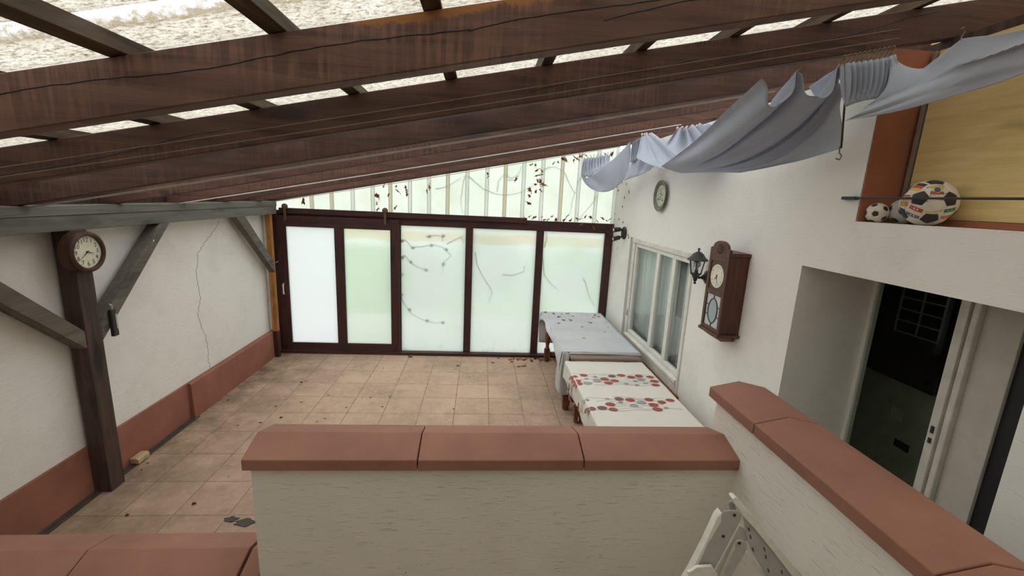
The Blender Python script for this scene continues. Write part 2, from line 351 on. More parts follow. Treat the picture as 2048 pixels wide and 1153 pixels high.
def text_mesh(body, size):
    cu = bpy.data.curves.new('t', 'FONT'); cu.body = body; cu.size = size; cu.align_x = 'CENTER'; cu.align_y = 'CENTER'; cu.resolution_u = 3
    ob = bpy.data.objects.new('t', cu); COL.objects.link(ob)
    dg = bpy.context.evaluated_depsgraph_get(); me = bpy.data.meshes.new_from_object(ob.evaluated_get(dg))
    r = [v.co.copy() for v in me.vertices], [tuple(p.vertices) for p in me.polygons]
    bpy.data.objects.remove(ob); bpy.data.curves.remove(cu); bpy.data.meshes.remove(me); return r

# measured shapes (metres)
NETS = {'middle_main': [[(1.326, 2.17, 3.078),(1.398, 2.6, 3.005),(1.461, 3.1, 2.896),(1.414, 3.5, 2.76)], [(1.452, 2.2, 2.957),(1.509, 2.55, 2.884),(1.533, 3.0, 2.789),(1.47, 3.45, 2.733)], [(1.502, 2.17, 3.116),(1.578, 2.5, 2.997),(1.605, 2.95, 2.841),(1.54, 3.4, 2.711)], [(1.664, 2.2, 3.007),(1.684, 2.5, 2.903),(1.655, 2.9, 2.78),(1.584, 3.3, 2.708)], [(1.72, 2.17, 3.161),(1.786, 2.45, 2.96),(1.745, 2.8, 2.795),(1.605, 3.15, 2.704)], [(1.765, 2.18, 3.05),(1.824, 2.4, 2.897),(1.768, 2.65, 2.754),(1.636, 3.0, 2.698)], [(1.79, 2.17, 2.778),(1.792, 2.35, 2.758),(1.786, 2.6, 2.727),(1.691, 2.85, 2.689)]], 'middle_fan': [[(1.797, 5.1, 3.234),(1.707, 4.9, 3.071),(1.587, 4.6, 2.928)], [(1.831, 5.1, 3.247),(1.752, 4.8, 3.037),(1.625, 4.3, 2.838)], [(1.86, 5.1, 3.249),(1.792, 4.6, 2.968),(1.615, 3.9, 2.775)], [(1.889, 5.1, 3.25),(1.841, 4.5, 3.011),(1.58, 3.5, 2.761)], [(1.914, 5.1, 3.241),(1.89, 4.5, 3.038),(1.671, 3.6, 2.839)]], 'middle_gather': [[(1.73, 4.0, 3.136),(1.658, 3.95, 3.052),(1.583, 3.9, 2.966)], [(1.776, 4.0, 3.142),(1.749, 3.9, 2.987),(1.651, 3.7, 2.855)], [(1.844, 4.0, 3.159),(1.86, 3.8, 2.982),(1.777, 3.6, 2.845)], [(1.925, 4.0, 3.18),(1.962, 3.8, 3.049),(1.862, 3.5, 2.91)], [(1.991, 4.0, 3.175),(2.016, 3.9, 3.145),(1.99, 3.7, 3.09)]], 'mt1': [[(1.51, 2.18, 3.117),(1.583, 2.3, 3.047)], [(1.54, 2.3, 3.102),(1.626, 2.4, 3.025)], [(1.638, 2.55, 3.072),(1.651, 2.5, 3.02)]], 'mt2': [[(1.728, 2.18, 3.162),(1.815, 2.3, 3.095)], [(1.755, 2.3, 3.158),(1.844, 2.4, 3.058)], [(1.812, 2.5, 3.146),(1.85, 2.5, 3.106)]], 'far_face': [[(1.742, 5.3, 3.184),(1.748, 5.3, 3.001),(1.736, 5.3, 2.814)], [(1.683, 5.6, 3.054),(1.689, 5.5, 2.865),(1.719, 5.5, 2.696)], [(1.571, 5.85, 2.912),(1.625, 5.75, 2.75),(1.657, 5.7, 2.609)], [(1.46, 6.1, 2.795),(1.548, 5.95, 2.701),(1.565, 5.85, 2.594)], [(1.428, 6.2, 2.784),(1.453, 6.1, 2.7),(1.491, 6.0, 2.626)]], 'far_pleat': [[(1.419, 6.35, 3.054),(1.375, 6.2, 2.823)], [(1.512, 6.35, 3.073),(1.46, 6.1, 2.795)], [(1.599, 6.35, 3.084),(1.52, 6.0, 2.86)], [(1.691, 6.35, 3.109),(1.605, 6.0, 2.917)], [(1.812, 6.35, 3.143),(1.707, 6.0, 3.014)]], 'far_end': [[(1.419, 6.35, 3.054),(1.462, 6.2, 2.895)], [(1.391, 6.3, 2.898),(1.44, 6.2, 2.812)], [(1.395, 6.25, 2.792),(1.431, 6.15, 2.769)], [(1.437, 6.15, 2.694),(1.465, 6.1, 2.728)], [(1.491, 6.0, 2.626),(1.529, 6.0, 2.674)]], 'far_dark': [[(1.755, 5.3, 3.174),(1.689, 5.1, 2.92)], [(1.801, 5.3, 3.205),(1.734, 5.1, 2.939)], [(1.859, 5.3, 3.23),(1.772, 5.1, 2.968)]], 'far_low': [[(1.745, 5.25, 2.922),(1.632, 5.1, 2.714)], [(1.778, 5.1, 2.969),(1.707, 5.0, 2.753)], [(1.877, 5.0, 2.916),(1.772, 4.9, 2.785)], [(1.895, 4.8, 2.865),(1.851, 4.8, 2.858)]], 'near_gather': [[(1.691, 2.12, 3.152),(1.721, 2.1, 2.956)], [(1.745, 2.12, 3.16),(1.772, 2.1, 2.979)], [(1.818, 2.12, 3.173),(1.83, 2.1, 2.996)], [(1.879, 2.12, 3.186),(1.888, 2.1, 3.008)], [(1.924, 2.12, 3.202),(1.936, 2.1, 3.034)]], 'near_main': [[(1.911, 2.11, 3.203),(1.85, 2.08, 3.004),(1.733, 2.06, 2.911),(1.701, 2.06, 2.887)], [(1.993, 2.02, 3.127),(1.946, 1.98, 3.046),(1.868, 1.97, 2.976),(1.871, 1.96, 2.923)], [(1.997, 1.88, 3.203),(1.969, 1.84, 3.084),(1.952, 1.83, 3.022),(1.957, 1.82, 2.96)], [(1.991, 1.75, 3.171),(1.975, 1.72, 3.095),(1.972, 1.71, 3.063),(1.985, 1.7, 2.978)], [(1.978, 1.6, 3.147),(1.962, 1.58, 3.109),(1.958, 1.57, 3.079),(1.971, 1.56, 2.995)], [(1.937, 1.4, 3.126),(1.914, 1.38, 3.103),(1.896, 1.36, 3.066),(1.921, 1.36, 2.997)], [(1.955, 0.95, 3.2),(1.95, 0.94, 3.18),(1.945, 0.93, 3.15),(1.94, 0.92, 3.06)]], 'nt1': [[(2.019, 1.9, 3.207),(2.024, 1.93, 3.181)], [(2.034, 1.98, 3.176),(2.028, 1.98, 3.151)], [(2.04, 2.06, 3.14),(2.036, 2.05, 3.133)]]}
VINES = [[(-1.208, 6.535, 1.744),(-1.142, 6.535, 1.786),(-1.036, 6.535, 1.669),(-0.876, 6.535, 1.689),(-0.715, 6.535, 1.722),(-0.581, 6.535, 1.7),(-0.458, 6.535, 1.568),(-0.578, 6.535, 1.439),(-0.576, 6.535, 1.301)], [(-0.836, 6.535, 1.833),(-0.716, 6.535, 1.862),(-0.596, 6.535, 1.853),(-0.582, 6.535, 1.768)], [(-0.514, 6.535, 1.743),(-0.394, 6.535, 1.815),(-0.301, 6.535, 1.865),(-0.28, 6.535, 1.765)], [(-1.218, 6.535, 1.499),(-1.143, 6.535, 1.556),(-1.063, 6.535, 1.45),(-0.929, 6.535, 1.372),(-0.794, 6.535, 1.321)], [(-1.209, 6.535, 1.307),(-1.186, 6.535, 1.141),(-1.201, 6.535, 0.944),(-1.147, 6.535, 0.803),(-1.066, 6.535, 0.662),(-0.873, 6.535, 0.551),(-0.706, 6.535, 0.503),(-0.581, 6.535, 0.515)], [(-0.092, 6.535, 1.636),(-0.06, 6.535, 1.457),(0.057, 6.535, 1.237),(0.173, 6.535, 1.071),(0.176, 6.535, 0.985),(0.13, 6.535, 0.854)], [(0.332, 6.535, 1.297),(0.527, 6.535, 1.304),(0.663, 6.535, 1.37),(0.673, 6.535, 1.455)], [(0.936, 6.535, 1.632),(0.988, 6.535, 1.325),(1.081, 6.535, 1.199),(1.216, 6.535, 1.089)], [(1.601, 6.535, 1.288),(1.653, 6.535, 1.174),(1.71, 6.535, 1.002),(1.811, 6.535, 0.844)], [(0.963, 6.535, 1.744),(0.996, 6.535, 1.883),(0.971, 6.535, 1.977)], [(-0.238, 6.575, 2.753),(-0.11, 6.575, 2.657),(0.004, 6.575, 2.574),(0.176, 6.575, 2.512),(0.332, 6.575, 2.499),(0.445, 6.575, 2.511),(0.599, 6.575, 2.566),(0.751, 6.575, 2.663),(0.874, 6.575, 2.765)], [(-0.273, 6.575, 2.745),(-0.291, 6.575, 2.628),(-0.322, 6.575, 2.435),(-0.315, 6.575, 2.31),(-0.282, 6.575, 2.2)], [(1.196, 6.575, 2.863),(1.278, 6.575, 2.716),(1.369, 6.575, 2.567),(1.343, 6.575, 2.425),(1.327, 6.575, 2.254)], [(1.458, 6.575, 2.821),(1.401, 6.575, 2.721),(1.39, 6.575, 2.582),(1.369, 6.575, 2.567)], [(0.334, 6.575, 2.794),(0.406, 6.575, 2.743),(0.503, 6.575, 2.802),(0.56, 6.575, 2.928)], [(0.208, 6.575, 2.548),(0.225, 6.575, 2.694),(0.318, 6.575, 2.834)], [(1.712, 6.575, 2.554),(1.637, 6.575, 2.41),(1.463, 6.575, 2.202)], [(0.867, 6.575, 2.875),(0.936, 6.575, 2.919),(1.062, 6.575, 2.939),(1.181, 6.575, 2.876)], [(-0.693, 6.575, 2.541),(-0.541, 6.575, 2.576),(-0.321, 6.575, 2.709)], [(0.365, 6.575, 2.717),(0.464, 6.575, 2.725)]]
HANG_LEAVES = [(0.702, 6.5, 2.941),(0.754, 6.5, 2.947),(0.765, 6.5, 2.881),(0.847, 6.5, 2.858),(0.836, 6.5, 2.821),(0.787, 6.5, 2.783),(0.877, 6.5, 2.672),(0.848, 6.5, 2.72),(0.793, 6.5, 2.724),(0.768, 6.5, 2.678),(0.777, 6.5, 2.567),(0.689, 6.5, 2.588),(0.707, 6.5, 2.551),(0.693, 6.5, 2.407),(0.697, 6.5, 2.507),(1.154, 6.5, 3.055),(1.086, 6.5, 3.004),(1.192, 6.5, 3.043),(1.305, 6.5, 3.042),(1.35, 6.5, 3.055),(1.312, 6.5, 3.08),(1.006, 6.5, 2.988),(0.461, 6.5, 2.732),(0.053, 6.5, 2.787),(0.073, 6.5, 2.74),(0.849, 6.5, 2.575),(1.411, 6.5, 3.096),(1.478, 6.5, 3.115),(1.779, 6.5, 3.156),(1.863, 6.5, 3.159),(-1.248, 6.5, 2.544),(-1.22, 6.5, 2.492),(-1.374, 6.5, 2.425),(-1.523, 6.5, 2.416),(-1.542, 6.5, 2.297),(-0.784, 6.5, 2.556),(-0.805, 6.5, 2.509),(-1.254, 6.5, 2.245),(-2.546, 6.5, 2.282),(-1.416, 6.5, 2.545),(-1.525, 6.5, 2.221),(-1.106, 6.5, 2.538),(-1.105, 6.5, 2.447)]
WALL_LEAVES = [(1.985, 6.267, 2.744),(1.985, 6.092, 2.727),(1.985, 6.496, 2.688),(1.985, 6.413, 2.636),(1.985, 6.431, 2.587),(1.985, 6.605, 2.588),(1.985, 6.624, 2.65),(1.985, 6.11, 2.537),(1.985, 5.881, 2.514),(1.985, 5.939, 2.611),(1.985, 6.647, 2.494),(1.985, 6.478, 2.296),(1.985, 6.47, 2.214),(1.985, 6.268, 2.224),(1.985, 6.065, 2.19),(1.985, 5.794, 2.037),(1.985, 5.769, 2.002),(1.985, 5.953, 2.023),(1.985, 6.053, 2.049),(1.985, 6.246, 1.937),(1.985, 6.342, 2.082),(1.985, 6.196, 2.098),(1.985, 6.481, 1.793),(1.985, 6.206, 1.809),(1.985, 6.147, 2.406)]
BEAM_LEAVES = [(0.58, 6.47, 2.153),(0.631, 6.47, 2.177),(0.705, 6.47, 2.197),(0.782, 6.47, 2.182),(0.887, 6.47, 2.197),(0.927, 6.47, 2.158),(0.991, 6.47, 2.165),(1.037, 6.47, 2.209),(1.102, 6.47, 2.164),(1.229, 6.47, 2.167),(1.274, 6.47, 2.226),(1.325, 6.47, 2.163),(1.416, 6.47, 2.189),(1.477, 6.47, 2.193),(1.545, 6.47, 2.23),(1.625, 6.47, 2.225),(1.724, 6.47, 2.169),(1.801, 6.47, 2.209),(1.86, 6.47, 2.185),(1.924, 6.47, 2.207),(1.483, 6.46, 2.098),(1.633, 6.46, 2.127),(1.668, 6.46, 2.076),(1.902, 6.46, 2.115),(1.88, 6.46, 2.024),(1.953, 6.46, 1.982)]
TABLE_LEAVES = [(1.014, 6.369, 0.765),(1.128, 6.295, 0.765),(1.176, 6.122, 0.765),(1.254, 6.3, 0.765),(1.348, 6.336, 0.765),(1.403, 6.193, 0.765),(1.215, 5.964, 0.765),(1.324, 5.973, 0.765),(1.113, 5.784, 0.765),(1.028, 6.108, 0.765),(1.58, 5.863, 0.765),(1.761, 6.278, 0.765),(1.801, 6.2, 0.765),(1.703, 6.153, 0.765),(1.836, 5.914, 0.765),(1.79, 5.677, 0.765),(1.672, 5.426, 0.765),(1.421, 5.647, 0.765),(1.326, 5.153, 0.765),(1.851, 6.385, 0.765)]
FLOOR_LEAVES = [(-1.027, 6.356, 0.012),(0.322, 6.37, 0.012),(0.502, 6.326, 0.012),(0.565, 6.354, 0.012),(0.661, 6.37, 0.012),(0.756, 6.37, 0.012),(0.812, 6.366, 0.012),(0.894, 6.37, 0.012),(0.992, 6.334, 0.012),(1.041, 6.353, 0.012),(1.117, 6.34, 0.012),(1.197, 6.36, 0.012),(0.601, 6.037, 0.012),(0.691, 6.064, 0.012),(0.842, 5.735, 0.012),(-0.295, 6.035, 0.012),(0.017, 5.525, 0.012),(1.072, 5.595, 0.012),(-1.066, 5.005, 0.012),(-1.654, 4.792, 0.012),(-1.498, 4.719, 0.012),(-0.111, 4.863, 0.012),(-0.998, 5.752, 0.012),(-1.338, 5.9, 0.012),(-2.22, 5.427, 0.012),(-2.264, 5.383, 0.012),(-1.801, 5.028, 0.012),(-1.384, 4.95, 0.012),(-1.285, 4.973, 0.012),(-1.709, 4.395, 0.012),(-2.282, 4.365, 0.012),(-2.478, 4.302, 0.012),(-2.62, 4.261, 0.012),(-1.096, 4.751, 0.012),(-0.265, 4.711, 0.012),(-1.652, 4.467, 0.012),(-2.119, 4.472, 0.012),(-2.888, 4.871, 0.012),(-2.285, 4.725, 0.012),(-2.05, 4.842, 0.012),(0.235, 6.175, 0.012),(0.966, 6.288, 0.012),(0.717, 6.321, 0.012),(0.519, 6.233, 0.012),(1.26, 6.37, 0.012),(1.202, 6.278, 0.012),(0.614, 6.331, 0.012),(0.956, 6.37, 0.012),(0.827, 6.271, 0.012),(-2.813, 4.045, 0.012),(-2.633, 3.819, 0.012),(-2.902, 3.653, 0.012),(-2.106, 3.454, 0.012),(-2.18, 3.118, 0.012),(-2.581, 3.0, 0.012),(-2.97, 4.424, 0.012),(-2.883, 3.555, 0.012)]
RIBS = [-2.463, -2.18, -1.882, -1.596, -1.344, -1.062, -0.786, -0.515, -0.233, 0.056, 0.325, 0.595, 0.875, 1.163, 1.423, 1.699, 1.977]
LADDER = {'left_face': [(0.89, 1.3, 1.377), (0.899, 1.3, 1.391), (0.925, 1.3, 1.394), (0.959, 1.3, 1.386), (0.97, 1.3, 1.369), (0.961, 1.3, 1.332), (0.897, 1.3, 1.137), (0.87, 1.3, 1.036), (0.785, 1.3, 1.039), (0.82, 1.3, 1.122), (0.857, 1.3, 1.252), (0.891, 1.3, 1.348)], 'left_edge': [(0.878, 1.3, 1.366), (0.891, 1.3, 1.384), (0.894, 1.3, 1.348), (0.857, 1.3, 1.252), (0.821, 1.3, 1.121), (0.785, 1.3, 1.039), (0.771, 1.3, 1.039), (0.809, 1.3, 1.135), (0.847, 1.3, 1.252)], 'top_lug': [(0.932, 1.33, 1.401), (0.937, 1.33, 1.407), (0.951, 1.33, 1.405), (0.966, 1.33, 1.372), (0.943, 1.33, 1.372), (0.933, 1.33, 1.389)], 'right_edge': [(0.924, 1.3, 1.439), (0.93, 1.3, 1.447), (0.942, 1.3, 1.443), (0.976, 1.3, 1.405), (1.033, 1.3, 1.346), (1.116, 1.3, 1.252), (1.238, 1.3, 1.116), (1.292, 1.3, 1.057), (1.263, 1.3, 1.058), (1.204, 1.3, 1.111), (1.116, 1.3, 1.214), (1.024, 1.3, 1.317), (0.968, 1.3, 1.376), (0.933, 1.3, 1.421)], 'right_face': [(0.98, 1.31, 1.36), (1.032, 1.31, 1.308), (1.125, 1.31, 1.204), (1.213, 1.31, 1.101), (1.267, 1.31, 1.043), (1.156, 1.31, 1.046), (1.111, 1.31, 1.103), (1.042, 1.31, 1.205), (1.013, 1.31, 1.259)], 'inner_leg': [(1.025, 1.325, 1.188), (1.035, 1.325, 1.193), (1.128, 1.325, 1.087), (1.173, 1.325, 1.03), (1.152, 1.325, 1.031), (1.107, 1.325, 1.085)], 'back_leg': [(0.987, 1.33, 1.306), (1.01, 1.33, 1.291), (1.032, 1.33, 1.237), (0.981, 1.33, 1.238), (0.95, 1.33, 1.122), (0.936, 1.33, 1.031), (0.901, 1.33, 1.031), (0.924, 1.33, 1.111), (0.967, 1.33, 1.238)], 'strut': [(0.966, 1.305, 1.249), (0.972, 1.305, 1.261), (0.989, 1.305, 1.263), (1.007, 1.305, 1.253), (1.014, 1.305, 1.234), (1.011, 1.305, 1.211), (0.989, 1.305, 1.154), (0.971, 1.305, 1.096), (0.96, 1.305, 1.056), (0.932, 1.305, 1.057), (0.943, 1.305, 1.123), (0.971, 1.305, 1.227)], 'step': [(0.786, 1.28, 1.152), (0.798, 1.28, 1.157), (0.818, 1.28, 1.174), (0.874, 1.28, 1.177), (0.901, 1.28, 1.138), (0.915, 1.28, 1.103), (0.8, 1.28, 1.106)]}
LADDER_DOTS = {'rivets': [(0.939, 1.3, 1.375), (0.91, 1.3, 1.287)], 'strut_rivet': [(0.98, 1.3, 1.252)], 'slots': [(1.01, 1.3, 1.307), (1.022, 1.3, 1.275), (1.04, 1.3, 1.22), (1.085, 1.3, 1.22), (1.096, 1.3, 1.186), (1.117, 1.3, 1.126), (1.171, 1.3, 1.118)]}
XR, YB, SL = 2.0, 6.5, .2035
def rz(x, off=0): return 2.275+SL*(x+2.9)+off        # underside of the rafters
UPN = Vector((-SL, 0, 1)).normalized()

# ------------------------------------------------------------------ setting
structure(MB().box(-3.4, 4.4, -1.6, 6.56, -.2, 0).build('floor', M['floor']), 'terracotta tiled terrace floor in a square grid', 'floor')
structure(MB().box(-3.3, -3.05, -1.4, 6.62, 0, 2.43).build('wall_left', M['wall']), 'white plastered side wall with a long crack', 'wall')
ck = MB()   # the crack itself, a thin open line in the plaster
w = MB()
for y0, y1, z0, z1 in [(5.71, 6.62, 0, 3.20), (3.90, 5.71, 0, .60), (3.90, 5.71, 2.02, 3.20), (2.544, 3.90, 0, 3.20), (2.222, 2.544, 2.128, 3.20),
                       (1.335, 2.222, 2.128, 2.418), (-1.4, 1.335, 0, 2.418)]:
    w.box(XR, XR+.549, y0, y1, z0, z1)
w.box(XR+.26, XR+.549, -1.4, 2.222, 2.418, 3.20)
structure(w.build('wall_right', M['wall']), 'white plastered house wall with window, doorway and boarded recess', 'wall')
structure(MB().box(XR+.94, XR+.97, -1.4, 6.62, 3.20, 3.68).box(XR+.549, XR+.97, -1.4, 6.62, 3.16, 3.20).build('trim_5', M['ply']), 'yellowed board closing the roof space above the house wall', 'board')
structure(MB().box(-3.3, 2.55, -1.6, -1.4, 0, 3.7).build('wall_behind_added', M['greypanel']), 'unseen wall added behind the viewer to block light', 'wall')  # out of view, added to keep light off the parapet front
structure(MB().box(-3.05, -3.034, -1.4, 6.5, 2.262, 2.50).build('trim_6', M['post']), 'dark board added for the shade above the grey beam', 'board')  # dark board added as the shade between beam and rafters
structure(MB().prism([(XR+.30, -1.4, 3.20), (XR+.42, -1.4, 3.20), (XR+.42, -1.4, rz(XR+.42)-.001), (XR+.30, -1.4, rz(XR+.30)-.001)], (0, 8.0, 0)).build('trim_7', M['post']), 'dark wall plate on top of the house wall under the rafters', 'beam')
# stepped red plinth along the left wall
structure(MB().box(-3.05, -3.03, -.3, 4.45, 0, .40).build('baseboard_left', M['plinth'], bevel=.004), 'flat red painted plinth at the foot of the left wall', 'plinth')
structure(MB().prism([(-3.05, 4.45, 0), (-2.99, 4.45, 0), (-2.995, 4.45, .385), (-3.015, 4.45, .40), (-3.05, 4.45, .40)], (0, 2.1, 0)).build('baseboard_left', M['plinth'], bevel=.004), 'thicker red painted plinth at the far end of the left wall', 'plinth')
structure(MB().box(-3.03, -3.0, -.3, 4.45, 0, .012).box(-3.0, -2.97, -.3, 4.5, 0, .004).build('trim_1', M['drain']), 'dirty drain strip between plinth and floor tiles', 'drain strip')
# parapets
structure(MB().box(-.985, 1.243, 1.775, 2.015, 0, 1.25).build('wall_front', M['wallrough']), 'rough white plastered parapet wall in front', 'parapet')
structure(MB().box(-3.03, -.985, 1.775, 2.015, 0, .625).build('wall_front', M['wallrough']), 'low white parapet wall at lower left', 'parapet')
structure(MB().box(1.243, 1.485, -.6, 2.0, 0, 1.49).build('wall_right', M['wallrough']), 'white parapet wall running beside the doorway passage', 'parapet')

def coping(x0, x1, y0, y1, z, along, label, ends=0):
    m = MB(); t, rg = .052, .047
    if along == 'x':
        ym = (y0+y1)/2; pr = [(y0, z-t), (y0, z), (ym, z+rg), (y1, z), (y1, z-t)]
        m.prism([(x0, a, b) for a, b in pr], (x1-x0, 0, 0))
    else:
        xm = (x0+x1)/2; pr = [(x0, z-t), (x0, z), (xm, z+rg*.72), (x1, z), (x1, z-t)]
        m.prism([(a, y0, b) for a, b in pr], (0, y1-y0, 0))
    return tag(m.build('coping_stone', M['red'], bevel=.004), label, 'coping stone', 'red brown coping stones on the parapets')
g = .0025
coping(-1.006, -.254-g, 1.742, 2.048, 1.3, 'x', 'leftmost red brown coping stone on the front parapet, with a free left end')
coping(-.254+g, .500-g, 1.742, 2.048, 1.3, 'x', 'middle red brown coping stone on the front parapet, between two joints')
coping(.500+g, 1.242, 1.742, 2.048, 1.3, 'x', 'right red brown coping stone on the front parapet, touching the higher wall')
coping(1.213, 1.515, 1.652+g, 2.032, 1.54, 'y', 'short red brown coping stone at the far end of the passage parapet')
coping(1.213, 1.515, .878+g, 1.652-g, 1.54, 'y', 'long red brown coping stone beside the doorway on the passage parapet')
coping(1.213, 1.515, .10, .878-g, 1.54, 'y', 'nearest red brown coping stone on the passage parapet, at bottom right corner')
coping(-3.03, -1.832-g, 1.742, 2.048, .675, 'x', 'low red brown coping stone at the bottom left corner of the view')
coping(-1.832+g, -1.082-.006, 1.742, 2.048, .675, 'x', 'low red brown coping stone between two joints left of the front parapet')
coping(-1.076, -.99, 1.742, 2.048, .668, 'x', 'cut sliver of red brown coping stone against the left end of the front parapet')

# ------------------------------------------------------------------ roof
NY = []
y = ROOF_Y0-ROOF_P*11
while y < 6.75:
    NY += [(y, 0), (y+.02, .035), (y+.075, .035), (y+.095, 0)]; y += ROOF_P
NY = [q for q in NY if -1.5 < q[0] < 6.62]
m = MB(); XS = [-3.3, -2.0, -.7, .6, 1.9, 3.2]
vs = [(x, yy, rz(x, .215+dz)) for x in XS for yy, dz in NY]; k = len(NY)
m.add(vs, [(i*k+j, i*k+j+1, (i+1)*k+j+1, (i+1)*k+j) for i in range(len(XS)-1) for j in range(k-1)])
structure(m.build('ceiling', M['roof']), 'ribbed translucent roof sheeting, mossy and dirty', 'roof')

def rafter_mb(x0, x1, wd=.07, h=.16):
    m = MB(); n = 40; vs = []
    for i in range(n+1):
        x = x0+(x1-x0)*i/n
        vs += [(x, 0, rz(x)), (x, wd, rz(x)), (x, wd, rz(x, h)), (x, 0, rz(x, h))]
    m.add(vs, [(4*i+a, 4*i+(a+1) % 4, 4*i+4+(a+1) % 4, 4*i+4+a) for i in range(n) for a in range(4)]+[(3, 2, 1, 0), (4*n, 4*n+1, 4*n+2, 4*n+3)])
    return m
RY = [1.43, 2.2, 2.95, 3.7, 4.45, 5.2, 5.95, 6.42]
RL = ['thick dark brown rafter nearest the camera, with orange worn patch and long crack', 'second dark brown rafter from the camera, carrying the hooks of the grey awning',
      'third dark brown rafter from the camera', 'fourth dark brown rafter from the camera', 'fifth dark brown rafter from the camera',
      'sixth dark brown rafter from the camera', 'seventh dark brown rafter, last but one before the glazed end wall', 'farthest dark brown rafter, close against the translucent gable sheet']
far0 = None
for i, (yy, lb) in enumerate(zip(RY, RL)):
    if i < 1: o = rafter_mb(-3.03, 2.935).build('rafter', M['rafternear'], bevel=.004)
    elif far0 is None: o = far0 = rafter_mb(-3.03, 2.935).build('rafter', M['rafter'], bevel=.004)
    else: o = far0.copy(); COL.objects.link(o)
    o.location.y = yy+.035; tag(o, lb, 'rafter', 'dark brown roof rafters')
rr = random.Random(5)
def crack(x0, x1, a0, a1, y, parent):      # wandering drying crack along a beam face, a0..a1 height above its underside
    m = MB(); n = int((x1-x0)/.04); P = []
    for i in range(n+1):
        x = x0+(x1-x0)*i/n; P.append((x, y, rz(x, a0+(a1-a0)*i/n+.007*math.sin(i*.31)+rr.uniform(-.002, .002))))
    m.tube(P, .0022, 5); return m
o = [q for q in COL.objects if q.name == 'rafter'][0]; o['_o'] = tuple(o.location)
crack(-1.45, -.05, .10, .098, 1.43, o).build('drying_crack', M['blackp'], o)
crack(-.06, 1.3, .088, .125, 1.43, o).build('drying_crack', M['blackp'], o)
crack(.35, .75, .06, .085, 1.43, o).build('drying_crack', M['blackp'], o)
o = [q for q in COL.objects if q.name == 'rafter.001'][0]; o['_o'] = tuple(o.location)
crack(1.1, 2.2, .045, .13, 2.2, o).build('drying_crack', M['blackp'], o)
crack(.2, 1.0, .05, .085, 2.2, o).build('drying_crack', M['blackp'], o)
crack(-2.4, -1.2, .02, .09, 2.2, o).build('drying_crack', M['blackp'], o)
BX = [-2.87+.45*i for i in range(12)]
ORD = ['first', 'second', 'third', 'fourth', 'fifth', 'sixth', 'seventh', 'eighth', 'ninth', 'tenth', 'eleventh', 'twelfth']
b0 = None
for i, x in enumerate(BX):
    if b0 is None:
        b0 = MB().beam((x, -1.4, rz(x, .187)), (x, 6.5, rz(x, .187)), .056, .05, UPN).build('roof_batten', M['batten'], bevel=.002); o = b0
        bx0, bz0 = x, b0.location.z
    else:
        o = b0.copy(); COL.objects.link(o)
        o.location = (b0.location.x+x-bx0, b0.location.y, bz0+SL*(x-bx0))
    tag(o, ORD[i]+' dark batten under the roof sheets, counted from the left eave', 'batten', 'battens across the rafters')

# ------------------------------------------------------------------ left timber frame
t = thing('header_beam', 'grey painted eaves beam along the left wall, carrying the rafters', 'beam', (-2.965, 4.0, 2.092))
MB().box(-3.03, -2.905, -.3, 6.42, 2.092, 2.20).build('lower_beam', M['header'], t, bevel=.004)
MB().box(-3.04, -2.898, -.3, 6.42, 2.20, 2.268).build('wall_plate', M['header'], t, bevel=.004)
tag(MB().box(-3.028, -2.902, 3.268, 3.404, 0, 2.092).build('timber_post', M['post'], bevel=.005), 'dark brown square timber post carrying the round clock', 'post')
t = thing('timber_post', 'raw orange timber post in the far left corner behind the brace', 'post', (-2.96, 6.3, 0))
MB().box(-3.0, -2.93, 6.26, 6.33, .4, 2.092).build('post_shaft', M['raw'], t, bevel=.004)
MB().box(-3.0, -2.93, 6.262, 6.328, 0, .4).build('post_foot', M['framez'], t, bevel=.004)
def brace(poly, x0, x1, label):
    return tag(MB().prism([(x0, a, b) for a, b in poly], (x1-x0, 0, 0)).build('diagonal_brace', M['brace'], bevel=.003), label, 'brace', 'diagonal braces of the eaves frame')
brace([(3.4065, 1.235), (3.4065, 1.385), (4.150, 2.0905), (4.275, 2.0905)], -3.01, -2.905, 'grey diagonal brace rising from the clock post towards the glazed wall')
brace([(3.2655, 1.215), (3.2655, 1.352), (2.50, 2.0905), (2.336, 2.0905)], -3.01, -2.905, 'grey diagonal brace rising from the clock post towards the camera')
brace([(6.2585, 1.275), (6.2585, 1.43), (5.59, 2.0905), (5.40, 2.0905)], -2.985, -2.905, 'thin grey diagonal brace at the far left corner by the sliding door')
# narrow black case hanging on the brace
t = thing('hanging_case', 'narrow black case with pale strip hanging at the foot of the brace', 'case', (-2.885, 3.51, 1.24))
MB().box(-2.9045, -2.874, 3.475, 3.525, 1.24, 1.46).build('case_body', M['blackp'], t, bevel=.008)
MB().box(-2.874, -2.870, 3.505, 3.517, 1.30, 1.42).build('pale_strip', M['greymetal'], t)
MB().tube([(-2.885, 3.5, 1.46), (-2.885, 3.5, 1.49), (-2.90, 3.5, 1.50)], .005).build('hanger', M['steel'], t)
h = MB().tube([(-2.91, 3.98, 1.93), (-2.88, 3.98, 1.93), (-2.865, 3.99, 1.945), (-2.87, 4.0, 1.96)], .005).build('screw_hook', M['steel'])
tag(h, 'small steel screw hook high on the brace right of the clock', 'hook')
h = MB().tube([(-2.91, 6.2, 1.42), (-2.84, 6.2, 1.435), (-2.83, 6.2, 1.45)], .006).build('screw_hook', M['steel'])
tag(h, 'small steel hook near the foot of the far corner brace', 'hook')
tag(MB().prism([(-3.025, 3.62, .013), (-2.95, 3.62, .013), (-2.95, 3.62, .05), (-2.97, 3.62, .065), (-3.025, 3.62, .062)], (0, .13, 0)).build('wood_block', M['brick'], bevel=.004), 'tan wooden block lying on the drain strip behind the post', 'block')
